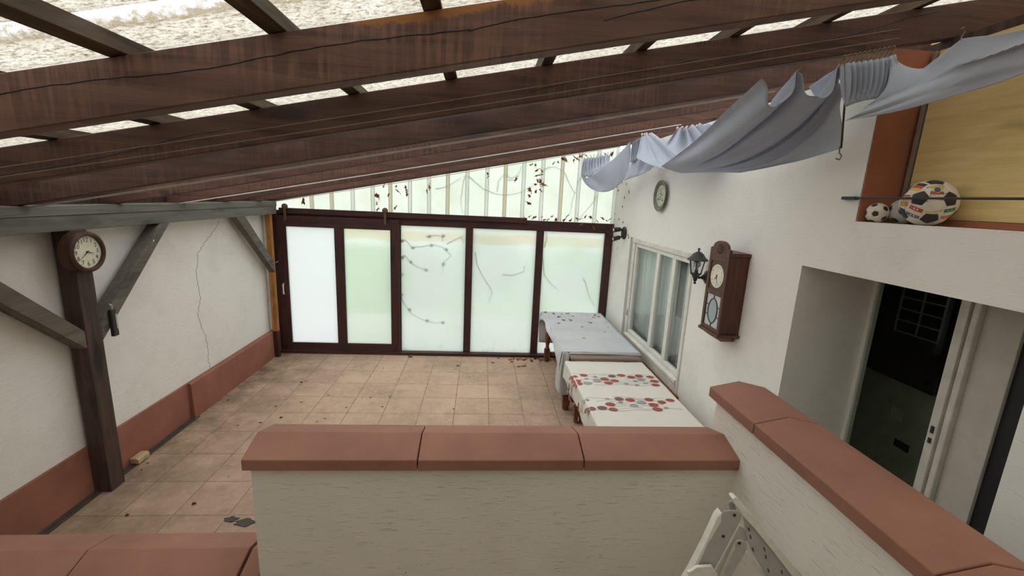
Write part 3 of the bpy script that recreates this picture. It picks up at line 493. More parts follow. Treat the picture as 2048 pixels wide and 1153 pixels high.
# dark mortar patches on the floor
for i, (x, y, r) in enumerate([(-1.81, 2.95, .05), (-1.69, 2.915, .07)]):
    m = MB(); n = 14; m.add([(x+math.cos(a*2*PI/n)*r*(1+.3*math.sin(a*2.3+i)), y+math.sin(a*2*PI/n)*r*.55*(1+.2*math.cos(a*1.7)), zz) for zz in (0.0, .006) for a in range(n)],
                         [tuple(range(n, 2*n))]+[(a, (a+1) % n, n+(a+1) % n, n+a) for a in range(n)])
    tag(m.build('mortar_patch', M['stain']), ['small flat dark patch of mortar on the tiles', 'larger dark patch of mortar beside the front parapet end'][i], 'patch')

# wall crack
pts = [(5.30, 2.05), (5.24, 1.98), (5.12, 1.90), (5.0, 1.83), (4.86, 1.72), (4.84, 1.62), (4.80, 1.50), (4.81, 1.36), (4.82, 1.22), (4.76, 1.08), (4.78, .93), (4.84, .80), (4.85, .72), (4.87, .60), (4.85, .50), (4.87, .40)]
m = MB(); full = []
for (y0, z0), (y1, z1) in zip(pts, pts[1:]):
    for k in range(6): full.append((y0+(y1-y0)*k/6+random.uniform(-.013, .013), z0+(z1-z0)*k/6))
full.append(pts[-1])
m.tube([(-3.0498, a, b) for a, b in full], .0019, 5)
structure(m.build('trim_2', M['drain']), 'long jagged crack down the white left wall', 'crack')

# ------------------------------------------------------------------ round clock on the post (faces the terrace)
cx, cy, cz = -2.90, 3.30, 1.94
t = thing('wall_clock', 'round brown rimmed clock with cream dial on the timber post', 'clock', (cx, cy, cz))
MB().lathe([(.148, 0), (.152, .02), (.146, .045), (.150, .06), (.146, .078), (.128, .088), (.116, .083), (.116, .06), (0, .06)], (cx, cy, cz), (1, 0, 0), 40).build('case', M['clockrim'], t)
dial = MB().lathe([(.118, .060), (.118, .066), (0, .066)], (cx, cy, cz), (1, 0, 0), 40).build('dial', M['dial'], t)
xd = cx+.0672
for i in range(1, 13):
    a = i*PI/6; vs, fs = text_mesh(str(i), .044)
    MB().add([(xd, cy+math.sin(a)*.086+v.x, cz+math.cos(a)*.086+v.y) for v in vs], fs).build('numeral', M['ink'], dial, sharp=180)
def hand(m, c, ang, L, w, ax):   # hand in the plane given by ax(u,v)
    u, v = math.sin(ang), math.cos(ang)
    p = [(-v*w-u*.012, u*w-v*.012), (v*w-u*.012, -u*w-v*.012), (u*L, v*L)]
    m.prism([ax(a, b, 0) for a, b in p], Vector(ax(0, 0, .002))-Vector(ax(0, 0, 0)))
axr = lambda a, b, d: (xd+.003+d, cy+a, cz+b)
m = MB(); hand(m, None, math.radians(232), .082, .0035, axr); m.build('minute_hand', M['ink'], t)
m = MB(); hand(m, None, math.radians(106), .058, .005, axr); m.build('hour_hand', M['ink'], t)
MB().lathe([(.006, .066), (.006, .074), (0, .075)], (cx, cy, cz), (1, 0, 0), 12).build('centre_cap', M['ink'], t)

# ------------------------------------------------------------------ glazed end wall
YD = 6.44
d = thing('door_1', 'wide oxblood timber sliding door with two frosted panes', 'door', (-2.07, 6.46, .05), kind='structure')
def slab(m, x0, x1, z0, z1, y0, y1): return m.box(x0, x1, y0, y1, z0, z1)
y0, y1 = YD, YD+.045
slab(MB(), -2.935, -2.805, .05, 2.068, y0, y1).build('stile', M['framez'], d, bevel=.003)
slab(MB(), -2.13, -1.995, .172, 1.918, y0, y1).build('stile', M['framez'], d, bevel=.003)
slab(MB(), -1.332, -1.205, .05, 2.068, y0, y1).build('stile', M['framez'], d, bevel=.003)
slab(MB(), -2.805, -1.332, 1.918, 2.068, y0, y1).build('top_rail', M['frame'], d, bevel=.003)
slab(MB(), -2.805, -1.332, .05, .172, y0, y1).build('bottom_rail', M['frame'], d, bevel=.003)
slab(MB(), -2.805, -2.13, .172, 1.918, y0+.018, y0+.024).build('pane', M['frostw'], d)
slab(MB(), -1.995, -1.332, .172, 1.918, y0+.018, y0+.024).build('pane', M['frostg'], d)
h = MB().beam((-2.873, YD-.035, .93), (-2.873, YD-.035, 1.075), .014, .022, (0, 1, 0)).build('handle', M['metal'], d, bevel=.003)
MB().box(-2.882, -2.864, YD-.03, YD, .915, .935).box(-2.882, -2.864, YD-.03, YD, 1.07, 1.09).build('handle_mount', M['steel'], h)
for x in (-2.80, -1.40):
    r = MB().box(x-.016, x+.016, YD-.012, YD, 2.0, 2.17).build('hanger_strap', M['rust'], d, bevel=.002)
    MB().lathe([(.035, 0), (.04, .004), (.036, .011), (.028, .015), (.028, .022), (.04, .026), (.036, .03)], (x, YD-.014, 2.20), (0, 1, 0), 20).build('roller', M['rust'], r)
wn = thing('window_1', 'fixed oxblood timber screen with three tall frosted panes', 'glazed screen', (.3, YB+.04, 0), kind='structure')
y0, y1 = YB, YB+.07
for a, b in ((-1.24, -1.192), (-.236, -.128), (.828, .938), (1.877, 2.0)):
    MB().box(a, b, y0, y1, .045, 1.993).build('mullion', M['framez'], wn, bevel=.003)
for a, b in ((-1.192, -.236), (-.128, .828), (.938, 1.877)):
    MB().box(a, b, y0+.028, y0+.034, .045, 1.993).build('pane', M['frost'], wn)
MB().box(-2.99, 2.0, y0-.005, y1, 1.993, 2.142).build('top_beam', M['frame'], wn, bevel=.004)
MB().box(-2.90, .668, y0-.03, y0+.02, 2.10, 2.178).build('sliding_rail', M['frame'], wn, bevel=.003)
MB().box(-2.99, 2.0, YB-.07, y1, 0, .045).build('sill_rail', M['frame'], wn, bevel=.003)
MB().box(-3.04, -2.945, YB-.02, YB+.07, 0, 2.142).build('corner_stile', M['framez'], wn, bevel=.003)
cm = MB()
prev = (-1.1, 2.075)
while prev[0] < 1.9:
    nx = (prev[0]+random.uniform(.06, .16), 2.07+random.uniform(-.014, .014)); cm.beam((prev[0], y0-.0055, prev[1]), (nx[0], y0-.0055, nx[1]), .003, .006); prev = nx
cm.build('drying_crack', M['blackp'], wn)
# gable sheet
NX = []; RW = .052
for i, x in enumerate(RIBS): NX += [(x-RW/2, 0), (x-RW/2+.012, -.028), (x+RW/2-.012, -.028), (x+RW/2, 0)]
NX = [(-3.0, 0)]+NX
if NX[-1][0] < 2.0: NX.append((2.0, 0))
YG = YB+.055
m = MB(); vs = []
for x, dy in NX: vs += [(x, YG+dy, 2.142), (x, YG+dy, rz(x, .20))]
fs = [(2*i, 2*i+2, 2*i+3, 2*i+1) for i in range(len(NX)-1)]
m.add(vs, fs)
for i in range(len(fs)):
    q = (i-1)//4
    m.mi[i] = 1 if (i >= 1 and (i-1) % 4 < 3 and q in (0, 1, 4, 7, 10, 13)) else 0
structure(m.build('wall_back', [M['gable'], M['gabley']]), 'ribbed translucent gable sheet above the glazed screen', 'gable')
m = MB()
for i, x in enumerate(RIBS):
    if x > 1.9: continue
    for s in (-1, 1): m.box(x+s*RW/2-.002, x+s*RW/2+.002, YG-.004, YG-.001, 2.142, rz(x, .15))
structure(m.build('trim_3', M['wire']), 'thin dirt lines along the ribs of the gable sheet', 'dirt lines')
# vine stems outside, touching the panes
for i, pts in enumerate(VINES):
    P = [Vector(p) for p in pts]; Q = []
    for a, b in zip(P, P[1:]):
        for k in range(3): Q.append(a.lerp(b, k/3)+Vector((random.uniform(-.006, .006), 0, random.uniform(-.006, .006))))
    Q.append(P[-1])
    lo = i < 10; yv = YB+.038 if lo else YG+.008
    Q = [Vector((p.x, yv+random.uniform(0, .004), p.z)) for p in Q]
    t = thing('vine_stem', ['thin vine stem looping across the top of the first fixed pane', 'short twig with leaves at the top of the first fixed pane', 'hooked twig at the upper right of the first fixed pane', 'forked vine tendril at the upper left of the first fixed pane', 'long vine stem sagging down the first fixed pane',
        'long drooping vine stem on the second fixed pane', 'faint curved twig on the right of the second fixed pane', 'vine stem slanting down the left of the third fixed pane', 'faint twin stem low on the right of the third fixed pane', 'short hooked twig at the top left of the third fixed pane',
        'long arching bare stem on the gable sheet', 'dark hanging stem left on the gable sheet', 'crooked stem on the right of the gable sheet', 'short side shoot on the right of the gable sheet', 'hanging tendril at the top of the gable sheet', 'faint upright stem in the middle of the gable sheet', 'slanting stem at the lower right of the gable sheet', 'curved tendril under the gable top at right', 'thin horizontal tendril at the left of the gable sheet', 'tiny twig in the middle of the gable sheet'][i], 'vine', Q[0], 'vine stems on the glazed end wall')
    MB().tube(Q, .0045 if lo else .005, 6, taper=.002).build('stem', M['vine'], t)
    if i in (0, 1, 3, 4):
        for p in Q[1::5]:
            mm = MB(); c = p+Vector((.02, .004, .0)); r = .03
            mm.add([c+Vector((math.cos(a)*r*k_, random.uniform(0, .006), math.sin(a)*r*k_)) for a, k_ in [(i_*PI/5, (1 if i_ % 2 else .55)) for i_ in range(10)]], [tuple(range(10))])
            mm.build('vine_leaf', M['vleaf'], t, solid=.001)
# garden outside
tag(MB().box(-9, 9, 9.2, 22, -.25, -.15).build('lawn', M['grass']), 'green lawn beyond the frosted panes', 'lawn', kind='stuff')
structure(MB().box(-9, 9, 6.60, 9.2, -.3, -.12).build('floor', M['paving']), 'pale paving outside the glazed wall', 'paving')
for i, (x, y, r) in enumerate([(-1.6, 11, .9), (.2, 13, 1.2), (3.0, 12, 1.0)]):
    m = MB(); rr = random.Random(i)
    for k in range(420):
        a, b = rr.uniform(0, 2*PI), rr.uniform(-.4, 1.4); q = r*rr.uniform(.75, 1); c = Vector((x+math.cos(a)*math.cos(b)*q, y+math.sin(a)*math.cos(b)*q, .35+math.sin(b)*q*.9))
        d1 = Vector((rr.uniform(-1, 1), rr.uniform(-1, 1), rr.uniform(-1, 1))).normalized()*.09; d2 = d1.orthogonal().normalized()*.05
        m.add([c-d1, c+d2, c+d1, c-d2], [(0, 1, 2, 3)])
    m.lathe([(r*.5, 0), (r*.8, .4*r), (r*.7, r), (r*.3, r*1.25)], (x, y, -.15), n=12)
    tag(m.build('garden_bush', M['bush']), ['green bush in the garden behind the sliding door', 'green bush in the garden behind the first fixed pane', 'green bush in the garden behind the third fixed pane'][i], 'bush')
# ------------------------------------------------------------------ house window
w2 = thing('window_2', 'old white timber window with three panes and net curtain', 'window', (XR, 4.8, .6), kind='structure')
xw = XR+.03
MB().box(XR-.012, XR+.10, 3.90, 5.60, .60, .66).box(XR-.012, XR+.10, 3.90, 5.60, 1.965, 2.02).box(XR-.004, XR+.10, 5.545, 5.60, .66, 1.965).box(XR-.012, XR+.10, 3.90, 3.94, .66, 1.965).build('window_frame', M['oldwhite'], w2, bevel=.004)
MB().prism([(XR-.005, 3.94, .66), (XR-.03, 3.94, .70), (XR-.03, 3.94, .735), (XR+.03, 3.94, .76), (XR+.05, 3.94, .66)], (0, 1.6, 0)).build('weather_bar', M['oldwhite'], w2, bevel=.003)
MB().box(XR-.02, XR+.02, 3.94, 5.55, .665, .69).build('lower_track', M['whitepaint'], w2, bevel=.002)
for a, b in ((4.765, 5.50), (4.35, 4.765), (3.96, 4.35)):
    s = MB().box(xw-.02, xw+.03, a, b, .76, .805).box(xw-.02, xw+.03, a, b, 1.915, 1.96).box(xw-.02, xw+.03, a, a+.04, .805, 1.915).box(xw-.02, xw+.03, b-.04, b, .805, 1.915).build('sash', M['whitepaint'], w2, bevel=.004)
    MB().box(xw+.004, xw+.008, a+.04, b-.04, .805, 1.915).build('pane', M['glass'], s)
MB().box(XR-.008, XR+.07, 5.50, 5.545, .70, 1.965).build('jamb_liner', M['oldwhite'], w2, bevel=.003)
MB().box(XR-.02, XR-.008, 5.515, 5.53, .98, 1.07).tube([(XR-.02, 5.522, 1.03), (XR-.045, 5.522, 1.03), (XR-.045, 5.50, 1.03)], .006).build('latch', M['steel'], w2)
tag(MB().box(XR-.115, XR+.03, 3.86, 5.75, .515, .598).build('window_sill', M['sill'], bevel=.004), 'brown board sill under the white window', 'sill')
# net curtain inside the room
m = MB(); n = 150; vs = []
for i in range(n+1):
    yy = 3.8+i/n*1.95; x = XR+.13+.028*math.sin(i*.85)+.012*math.sin(i*.37+1)
    vs += [(x, yy, .45), (x+.004, yy, 1.3), (x, yy, 2.1)]
m.add(vs, [(3*i+a, 3*i+3+a, 3*i+4+a, 3*i+1+a) for i in range(n) for a in (0, 1)]); m.sm = [True]*len(m.sm)
tag(m.build('net_curtain', M['net'], solid=.001), 'white pleated net curtain hanging behind the old window', 'curtain')
structure(MB().box(XR+.56, XR+2.2, 3.6, 3.66, 0, 2.4).box(XR+.56, XR+2.2, 6.0, 6.06, 0, 2.4).box(XR+2.14, XR+2.2, 3.66, 6.0, 0, 2.4).box(XR+.56, XR+2.2, 3.6, 6.06, 2.4, 2.46).box(XR+.56, XR+2.2, 3.6, 6.06, .0, .02).build('wall_inside', M['greypanel']), 'room behind the curtained window', 'wall')

# ------------------------------------------------------------------ doorway
X2 = XR+.549
XH = 3.40
structure(MB().box(XH, XH+.06, .4, 3.55, 0, 2.4).box(X2, XH+.06, .34, .4, 0, 2.4).box(X2, XH+.06, 3.5, 3.56, 0, 2.4).box(X2, XH+.06, .34, 3.56, 2.36, 2.42).box(X2+.01, XH+.06, .34, 3.56, 0.001, .02).build('wall_hall', M['dark']), 'dark green walled hall behind the doorway', 'wall')
d2 = thing('door_2', 'glazed house door standing in the deep doorway, dark behind', 'door', (X2-.03, 2.1, 0), kind='structure')
MB().box(X2-.05, X2, 2.515, 2.544, 0, 2.128).build('door_frame', M['whitepaint'], d2, bevel=.003)
MB().box(X2-.03, X2-.024, 2.024, 2.515, .1, 2.128).build('pane', M['dglass'], d2)
f = MB().box(X2-.055, X2, 1.978, 2.024, 0, 2.128).build('door_stile', M['oldwhite'], d2, bevel=.004)
MB().box(X2-.062, X2-.055, 1.992, 2.006, 1.30, 1.34).box(X2-.062, X2-.055, 1.992, 2.006, 1.24, 1.27).build('keyhole', M['black'], f)
MB().box(X2-.035, X2, 1.958, 1.978, 0, 2.128).build('door_rebate', M['oldwhite'], d2, bevel=.004)
MB().box(X2-.06, X2, 1.925, 1.958, 0, 2.128).build('door_post', M['oldwhite'], d2, bevel=.006)
MB().box(X2-.03, X2, 1.76, 1.925, 0, 2.128).build('side_panel', M['greypanel'], d2, bevel=.003)
MB().box(X2-.012, X2, 1.30, 1.76, 0, 2.128).build('gap_shade_sheet', M['darker'], d2)  # dark sheet painted in for the shade of the gap
# things in the hall
t = thing('display_cabinet', 'dark cabinet with grid of shelves seen through the door glass', 'cabinet', (XH-.06, 3.02, 1.19))
MB().box(XH-.11, XH, 2.70, 3.42, 1.19, 2.2).build('cabinet_body', M['darker'], t)
m = MB()
for zz in (1.57, 1.66, 1.75, 1.84, 1.93): m.box(XH-.122, XH-.11, 2.74, 3.08, zz, zz+.009)
for yy in (2.74, 2.90, 3.07): m.box(XH-.122, XH-.11, yy, yy+.009, 1.57, 2.05)
m.build('shelf_grid', M['shelf'], t)
tag(MB().box(XH-.006, XH, 2.96, 3.05, .84, .93).build('notice_card', M['card']), 'small pale card on the dark wall behind the door glass', 'card')
tag(MB().box(XH-.008, XH, 2.85, 2.97, .63, .69).build('slot_plate', M['darker']), 'small black slot plate on the dark hall wall', 'slot plate')

# ------------------------------------------------------------------ boarded recess with footballs
structure(MB().box(XR+.003, XR+.26, 2.212, 2.2205, 2.419, 3.27).build('trim_4', M['jamb']), 'brown red painted side of the boarded recess', 'jamb')
tag(MB().box(XR+.215, XR+.255, -1.2, 2.17, 2.45, 3.26).build('plywood_panel', M['ply']), 'yellowed plywood board closing the wall recess', 'board')
tag(MB().box(XR+.205, XR+.255, 2.178, 2.196, 2.42, 3.26).build('panel_edge_strip', M['steel']), 'thin grey metal edge strip beside the plywood board', 'strip')
tag(MB().box(XR+.20, XR+.258, -1.2, 2.17, 2.419, 2.448).build('base_board', M['jamb'], bevel=.002), 'dark brown strip along the foot of the plywood board', 'strip')
t = thing('guard_rod', 'thin black rod running across the recess in front of the balls', 'rod', (XR-.02, 1.2, 2.54))
MB().tube([(XR-.02, -1.0, 2.538), (XR-.02, 2.22, 2.540)], .0055, 10).build('rod', M['blackp'], t)
MB().box(XR-.026, XR, 2.225, 2.315, 2.531, 2.548).build('bracket', M['blackp'], t, bevel=.002)

PHI = (1+5**.5)/2
ICO = [Vector(v).normalized() for v in [(0, 1, PHI), (0, -1, PHI), (0, 1, -PHI), (0, -1, -PHI), (1, PHI, 0), (-1, PHI, 0), (1, -PHI, 0), (-1, -PHI, 0), (PHI, 0, 1), (-PHI, 0, 1), (PHI, 0, -1), (-PHI, 0, -1)]]
EDG = [(i, j) for i in range(12) for j in range(12) if i != j and (ICO[i]-ICO[j]).length < 1.1]
def ball_panels():
    pent = []; hexa = []
    for i in range(12):
        c = ICO[i]; a = c.orthogonal().normalized(); b = c.cross(a)
        vs = [(ICO[i]*2+ICO[j])/3 for k, j in EDG if k == i]
        pent.append((c, sorted(vs, key=lambda v: math.atan2(v.dot(b), v.dot(a)))))
    tri = {tuple(sorted((i, j, k))) for i, j in EDG for k in range(12) if (i, k) in EDG and (j, k) in EDG}
    for i, j, k in sorted(tri):
        c = (ICO[i]+ICO[j]+ICO[k]).normalized(); a = c.orthogonal().normalized(); b = c.cross(a)
        vs = [(ICO[p]*2+ICO[q])/3 for p in (i, j, k) for q in (i, j, k) if p != q]
        hexa.append((c, sorted(vs, key=lambda v: math.atan2(v.dot(b), v.dot(a)))))
    return pent, hexa
PENT, HEXA = ball_panels()
def ball_mesh(m, c, r, rot, sub=5, squash=1.0, patch_=1.0):
    for mi, group in ((1, PENT), (0, HEXA)):
        for cc, vs in group:
            k = len(vs); ctr = sum(vs, Vector())/k
            for i in range(k):
                A, B, C_ = ctr, vs[i], vs[(i+1) % k]; idx = {}; P = []; F = []
                for p in range(sub+1):
                    for q in range(sub+1-p):
                        x = A+(B-A)*p/sub+(C_-A)*q/sub; e = (p+q)/sub
                        rr = r*(1-.018*e**8); v = rot @ x.normalized()*rr
                        idx[(p, q)] = len(P); P.append((c[0]+v.x, c[1]+v.y, c[2]+v.z*squash))
                for p in range(sub):
                    for q in range(sub-p):
                        F.append((idx[(p, q)], idx[(p+1, q)], idx[(p, q+1)]))
                        if p+q < sub-1: F.append((idx[(p+1, q)], idx[(p+1, q+1)], idx[(p, q+1)]))
                o_ = len(m.f); m.add(P, F, mi, True)
                if mi and patch_ < 1:
                    i_ = o_
                    for p in range(sub):
                        for q in range(sub-p):
                            for rep_ in range(2 if p+q < sub-1 else 1):
                                m.mi[i_] = 1 if (p+q+1)/sub <= patch_+1e-6 else 0; i_ += 1
def rot_to(v, t, spin=0):    # rotation taking direction v to direction t
    return Matrix.Rotation(spin, 3, Vector(t).normalized()) @ Vector(v).rotation_difference(Vector(t)).to_matrix()
def flag(m, c, r, d, up, w, h, stripes, vert=False):
    d = Vector(d).normalized(); up = Vector(up); rt = up.cross(d).normalized(); up = d.cross(rt).normalized(); n = len(stripes)
    def P(u, v, k=1.004): return Vector(c)+(d+rt*u+up*v).normalized()*r*k
    for i, mi in enumerate(stripes):
        if mi is None: continue
        for j in range(4):
            u0, u1 = -w/2+w*j/4, -w/2+w*(j+1)/4; v0, v1 = h/2-h*i/n, h/2-h*(i+1)/n
            q = [(u0, v0), (u1, v0), (u1, v1), (u0, v1)]
            if vert: q = [(b*w/h, a*h/w) for a, b in q]
            m.add([P(*x) for x in q], [(0, 1, 2, 3)], mi, True)
    return P
bc = Vector((2.098, 1.945, 2.418+.105)); br = .105
view = Vector((-bc.x, -bc.y, CAM_H-bc.z)).normalized()
vr = Vector((0, 0, 1)).cross(view).normalized(); vu = view.cross(vr)      # ball seen from the terrace: right, up
bd = lambda a, b: (view+vr*a+vu*b).normalized()
p0 = bd(-.36, .22)
R0 = rot_to(ICO[0], p0, 0)
best = min((sum((Matrix.Rotation(s, 3, p0) @ R0 @ v-bd(*q)).length for q in ((.52, .22), (.12, -.62)) for v in [min(ICO, key=lambda z: (Matrix.Rotation(s, 3, p0) @ R0 @ z-bd(*q)).length)]), s) for s in [i*PI/60 for i in range(60)])
RB = Matrix.Rotation(best[1], 3, p0) @ R0
t = thing('football', 'large old football with national flags printed on white panels', 'ball', bc-Vector((0, 0, br)), 'footballs in the wall recess')
m = MB(); ball_mesh(m, bc, br, RB); m.build('leather_panels', [M['ballw'], M['ballb']], t)
hx = sorted([RB @ h[0] for h in HEXA], key=lambda v: -v.dot(view))
def nearhex(a, b): return max(hx, key=lambda v: v.dot(bd(a, b)))
FM = [M['fred'], M['fyel'], M['fblue'], M['fgreen'], M['forange'], M['ballb'], M['ballw'], M['fteal']]
for i, (a, b, u_, w_, h_, st) in enumerate([(.12, .62, vu*.9-vr*.2, .60, .50, [3]), (.08, -.12, vu-vr*.15, .56, .52, [4]), (-.42, -.45, vu+vr*.45, .54, .54, [0, 6, 7]), (-.85, -.1, vu, .52, .52, [0, 1, 4]),
                            (-.62, .6, vu+vr*.2, .5, .46, [5, 0, 1]), (.72, -.42, vu-vr*.35, .52, .5, [3, 6, 4]), (.62, .72, vu, .46, .46, [1, 6, 0])]):
    m = MB(); P = flag(m, bc, br, nearhex(a, b), u_, w_, h_, st)
    if i == 0:
        m.add([P(-.22, 0, 1.012), P(0, -.18, 1.012), P(.22, 0, 1.012), P(0, .18, 1.012)], [(0, 1, 2, 3)], 1); m.add([P(.11*math.cos(a_*PI/6), .11*math.sin(a_*PI/6), 1.02) for a_ in range(12)], [tuple(range(12))], 2)
    m.build('flag_print', FM, t)
for nm, c, r, dr, wm, lb in (('football', (2.058, 2.162, 2.418+.050), .050, (-.15, -.1), 'ballw', 'small white football with black pentagons, leftmost in the recess'),
                         ('football', (2.148, 2.108, 2.418+.063), .063, (-.05, .05), 'ballw2', 'greyish middle sized football with black pentagons between the two others')):
    c = Vector(c); v = Vector((-c.x, -c.y, CAM_H-c.z)).normalized(); a = Vector((0, 0, 1)).cross(v).normalized(); b = v.cross(a)
    RR = rot_to(ICO[0], (v+a*dr[0]+b*dr[1]).normalized(), .7)
    t = thing(nm, lb, 'ball', c-Vector((0, 0, r)), 'footballs in the wall recess')
    m = MB(); ball_mesh(m, c, r, RR, 6, 1.0, .84); m.build('ball_skin', [M[wm], M['ballb']], t)

# ------------------------------------------------------------------ wall clock, lantern, plate, spotlight on the house wall
xf = 1.83; ya, yb = 3.06, 3.335; ym = (ya+yb)/2
t = thing('pendulum_clock', 'tall dark wooden wall clock with leaded glass door beside the lantern', 'clock', (XR, ym, 1.42))
MB().box(xf+.018, XR, ya+.008, yb-.008, 1.50, 2.10).build('case', M['clockwood'], t, bevel=.003)
MB().box(xf+.005, XR, ya-.004, yb+.004, 2.10, 2.13).build('cornice', M['clockwood'], t, bevel=.005)
MB().box(xf-.012, XR, ya-.012, yb+.012, 1.475, 1.50).prism([(xf+.0, ya, 1.475), (xf+.0, yb, 1.475), (xf+.06, yb-.05, 1.43), (xf+.06, ya+.05, 1.43)], (.11, 0, 0)).build('base_moulding', M['clockwood'], t, bevel=.004)
arch = [(xf, ya, 2.09), (xf, yb, 2.09), (xf, yb, 2.15), (xf, yb-.03, 2.158)]+[(xf, ym+.105*math.cos(a*PI/10), 2.155+.055*math.sin(a*PI/10)) for a in range(0, 11)]+[(xf, ya+.03, 2.158), (xf, ya, 2.15)]
cr = MB().prism(arch, (.022, 0, 0)).build('crest', M['clockwood'], t, bevel=.003)
m = MB()
for r_, k_ in ((.034, .0), (.022, .004)):
    for a in range(10):
        aa = a*2*PI/10; m.lathe([(.009, 0), (.006, .005), (0, .007)], (xf-.001, ym+r_*math.cos(aa), 2.15+r_*math.sin(aa)), (-1, 0, 0), 8)
m.lathe([(.016, 0), (.012, .006), (0, .009)], (xf, ym, 2.15), (-1, 0, 0), 14)
m.build('carved_rosette', M['clockwood'], cr)
dr = MB().box(xf, xf+.02, ya, ya+.035, 1.50, 2.09).box(xf, xf+.02, yb-.035, yb, 1.50, 2.09).box(xf, xf+.02, ya+.035, yb-.035, 2.05, 2.09).box(xf, xf+.02, ya+.035, yb-.035, 1.785, 1.825).box(xf, xf+.02, ya+.035, yb-.035, 1.50, 1.53).build('clock_door', M['clockwood'], t, bevel=.003)
MB().box(xf+.008, xf+.016, ya+.035, yb-.035, 1.825, 2.05).build('dial_board', M['clockwood'], t)
zc, yc = 1.935, ym
dial = MB().lathe([(.092, 0), (.092, .004), (0, .004)], (xf+.008, yc, zc), (-1, 0, 0), 36).build('dial', M['dial'], t)
m = MB()
for i in range(1, 13):
    a = i*PI/6; vs, fs = text_mesh(str(i), .022)
    MB().add([(xf+.0032, yc-(math.sin(a)*.074+v.x), zc+math.cos(a)*.074+v.y) for v in vs], fs).build('numeral', M['ink'], dial, sharp=180)
axc = lambda a, b, dd: (xf+.002-dd, yc-a, zc+b)
m = MB(); hand(m, None, math.radians(215), .045, .004, axc); m.build('hour_hand', M['ink'], t)
m = MB(); hand(m, None, math.radians(165), .066, .003, axc); m.build('minute_hand', M['ink'], t)
zl = (1.53+1.785)/2
MB().box(xf+.010, xf+.014, ya+.035, yb-.035, 1.53, 1.785).build('leaded_pane', M['clearglass'], dr)
ov = MB(); ring = []; 
for a in range(33):
    aa = a*2*PI/32; ring.append((xf+.007, ym+.066*math.cos(aa), zl+.098*math.sin(aa)))
ov.add([(xf+.0085, p[1], p[2]) for p in ring[:32]], [tuple(range(32))]); ov.build('oval_pane', M['leadglass'], dr)
m = MB().tube(ring, .004, 6, cap=False)
for y_, z_, y2, z2 in ((ym, zl+.098, ym, zl+.127), (ym, zl-.098, ym, zl-.127), (ym+.06, zl+.04, yb-.035, zl+.04), (ym+.06, zl-.04, yb-.035, zl-.04), (ym-.06, zl+.04, ya+.035, zl+.04), (ym-.06, zl-.04, ya+.035, zl-.04)):
    m.tube([(xf+.007, y_, z_), (xf+.007, y2, z2)], .0035, 6)
m.build('lead_strips', M['blackp'], dr)

lx, ly = 1.888, 3.63
t = thing('wall_lantern', 'black iron carriage lantern on the white wall beside the tall clock', 'lamp', (XR, ly, 1.80))
MB().lathe([(.055, 0), (.06, .01), (.045, .022), (.025, .032), (.02, .05)], (XR, ly, 1.85), (-1, 0, 0), 20).build('wall_plate', M['black'], t)
MB().tube([(XR-.04, ly, 1.85), (XR-.08, ly, 1.845), (lx+.02, ly, 1.865), (lx, ly, 1.875)], .011, 10).build('arm', M['black'], t)
MB().lathe([(.004, -.075), (.014, -.068), (.007, -.055), (.016, -.04), (.02, -.02), (.03, 0), (.042, .012), (.05, .02)], (lx, ly, 1.862), (0, 0, 1), 16).build('base_finial', M['black'], t)
cg = MB()
for a in range(6):
    aa = a*PI/3; u_, v_ = math.cos(aa), math.sin(aa)
    cg.tube([(lx+.046*u_, ly+.046*v_, 1.88), (lx+.068*u_, ly+.068*v_, 2.0)], .0045, 6)
cg.build('cage', M['black'], t)
MB().lathe([(.044, 1.884), (.066, 1.998)], (lx, ly, 0), (0, 0, 1), 6, smooth=False).build('lantern_glass', M['glass'], t)
tp = MB().lathe([(.084, 1.998), (.088, 2.003), (.083, 2.010), (.06, 2.030), (.045, 2.055), (.02, 2.072), (.008, 2.076), (.006, 2.088), (.014, 2.094), (.008, 2.104), (0, 2.108)], (lx, ly, 0), (0, 0, 1), 18).build('cap', M['black'], t)
bb = MB().lathe([(.012, 1.90), (.014, 1.93), (.03, 1.95), (.033, 1.965), (.026, 1.985), (0, 1.994)], (lx, ly, 0), (0, 0, 1), 16).build('bulb', M['bulb'], t)
MB().lathe([(.016, 1.875), (.016, 1.915)], (lx, ly, 0), (0, 0, 1), 12).build('socket', M['black'], bb)

t = thing('wall_plate', 'round pewter decorative plate hanging high on the white wall', 'plate', (XR, 4.80, 2.558))
MB().lathe([(.05, 0), (.10, .004), (.165, .030), (.172, .036), (.165, .040), (.118, .022), (.112, .014)], (XR-.004, 4.80, 2.558), (-1, 0, 0), 40).build('rim', M['plate2'], t)
MB().lathe([(.116, .012), (.116, .022), (.08, .018), (0, .016)], (XR-.004, 4.80, 2.558), (-1, 0, 0), 40).build('centre', M['pcream'], t)
m = MB(); rr = random.Random(4)
for k in range(16):
    a, q = rr.uniform(0, 2*PI), rr.uniform(.02, .095); m.lathe([(rr.uniform(.006, .012), 0), (.004, .004), (0, .005)], (XR-.022, 4.80+q*math.cos(a), 2.558+q*math.sin(a)), (-1, 0, 0), 7)
m.build('painted_leaves', M['pgreen'], t)

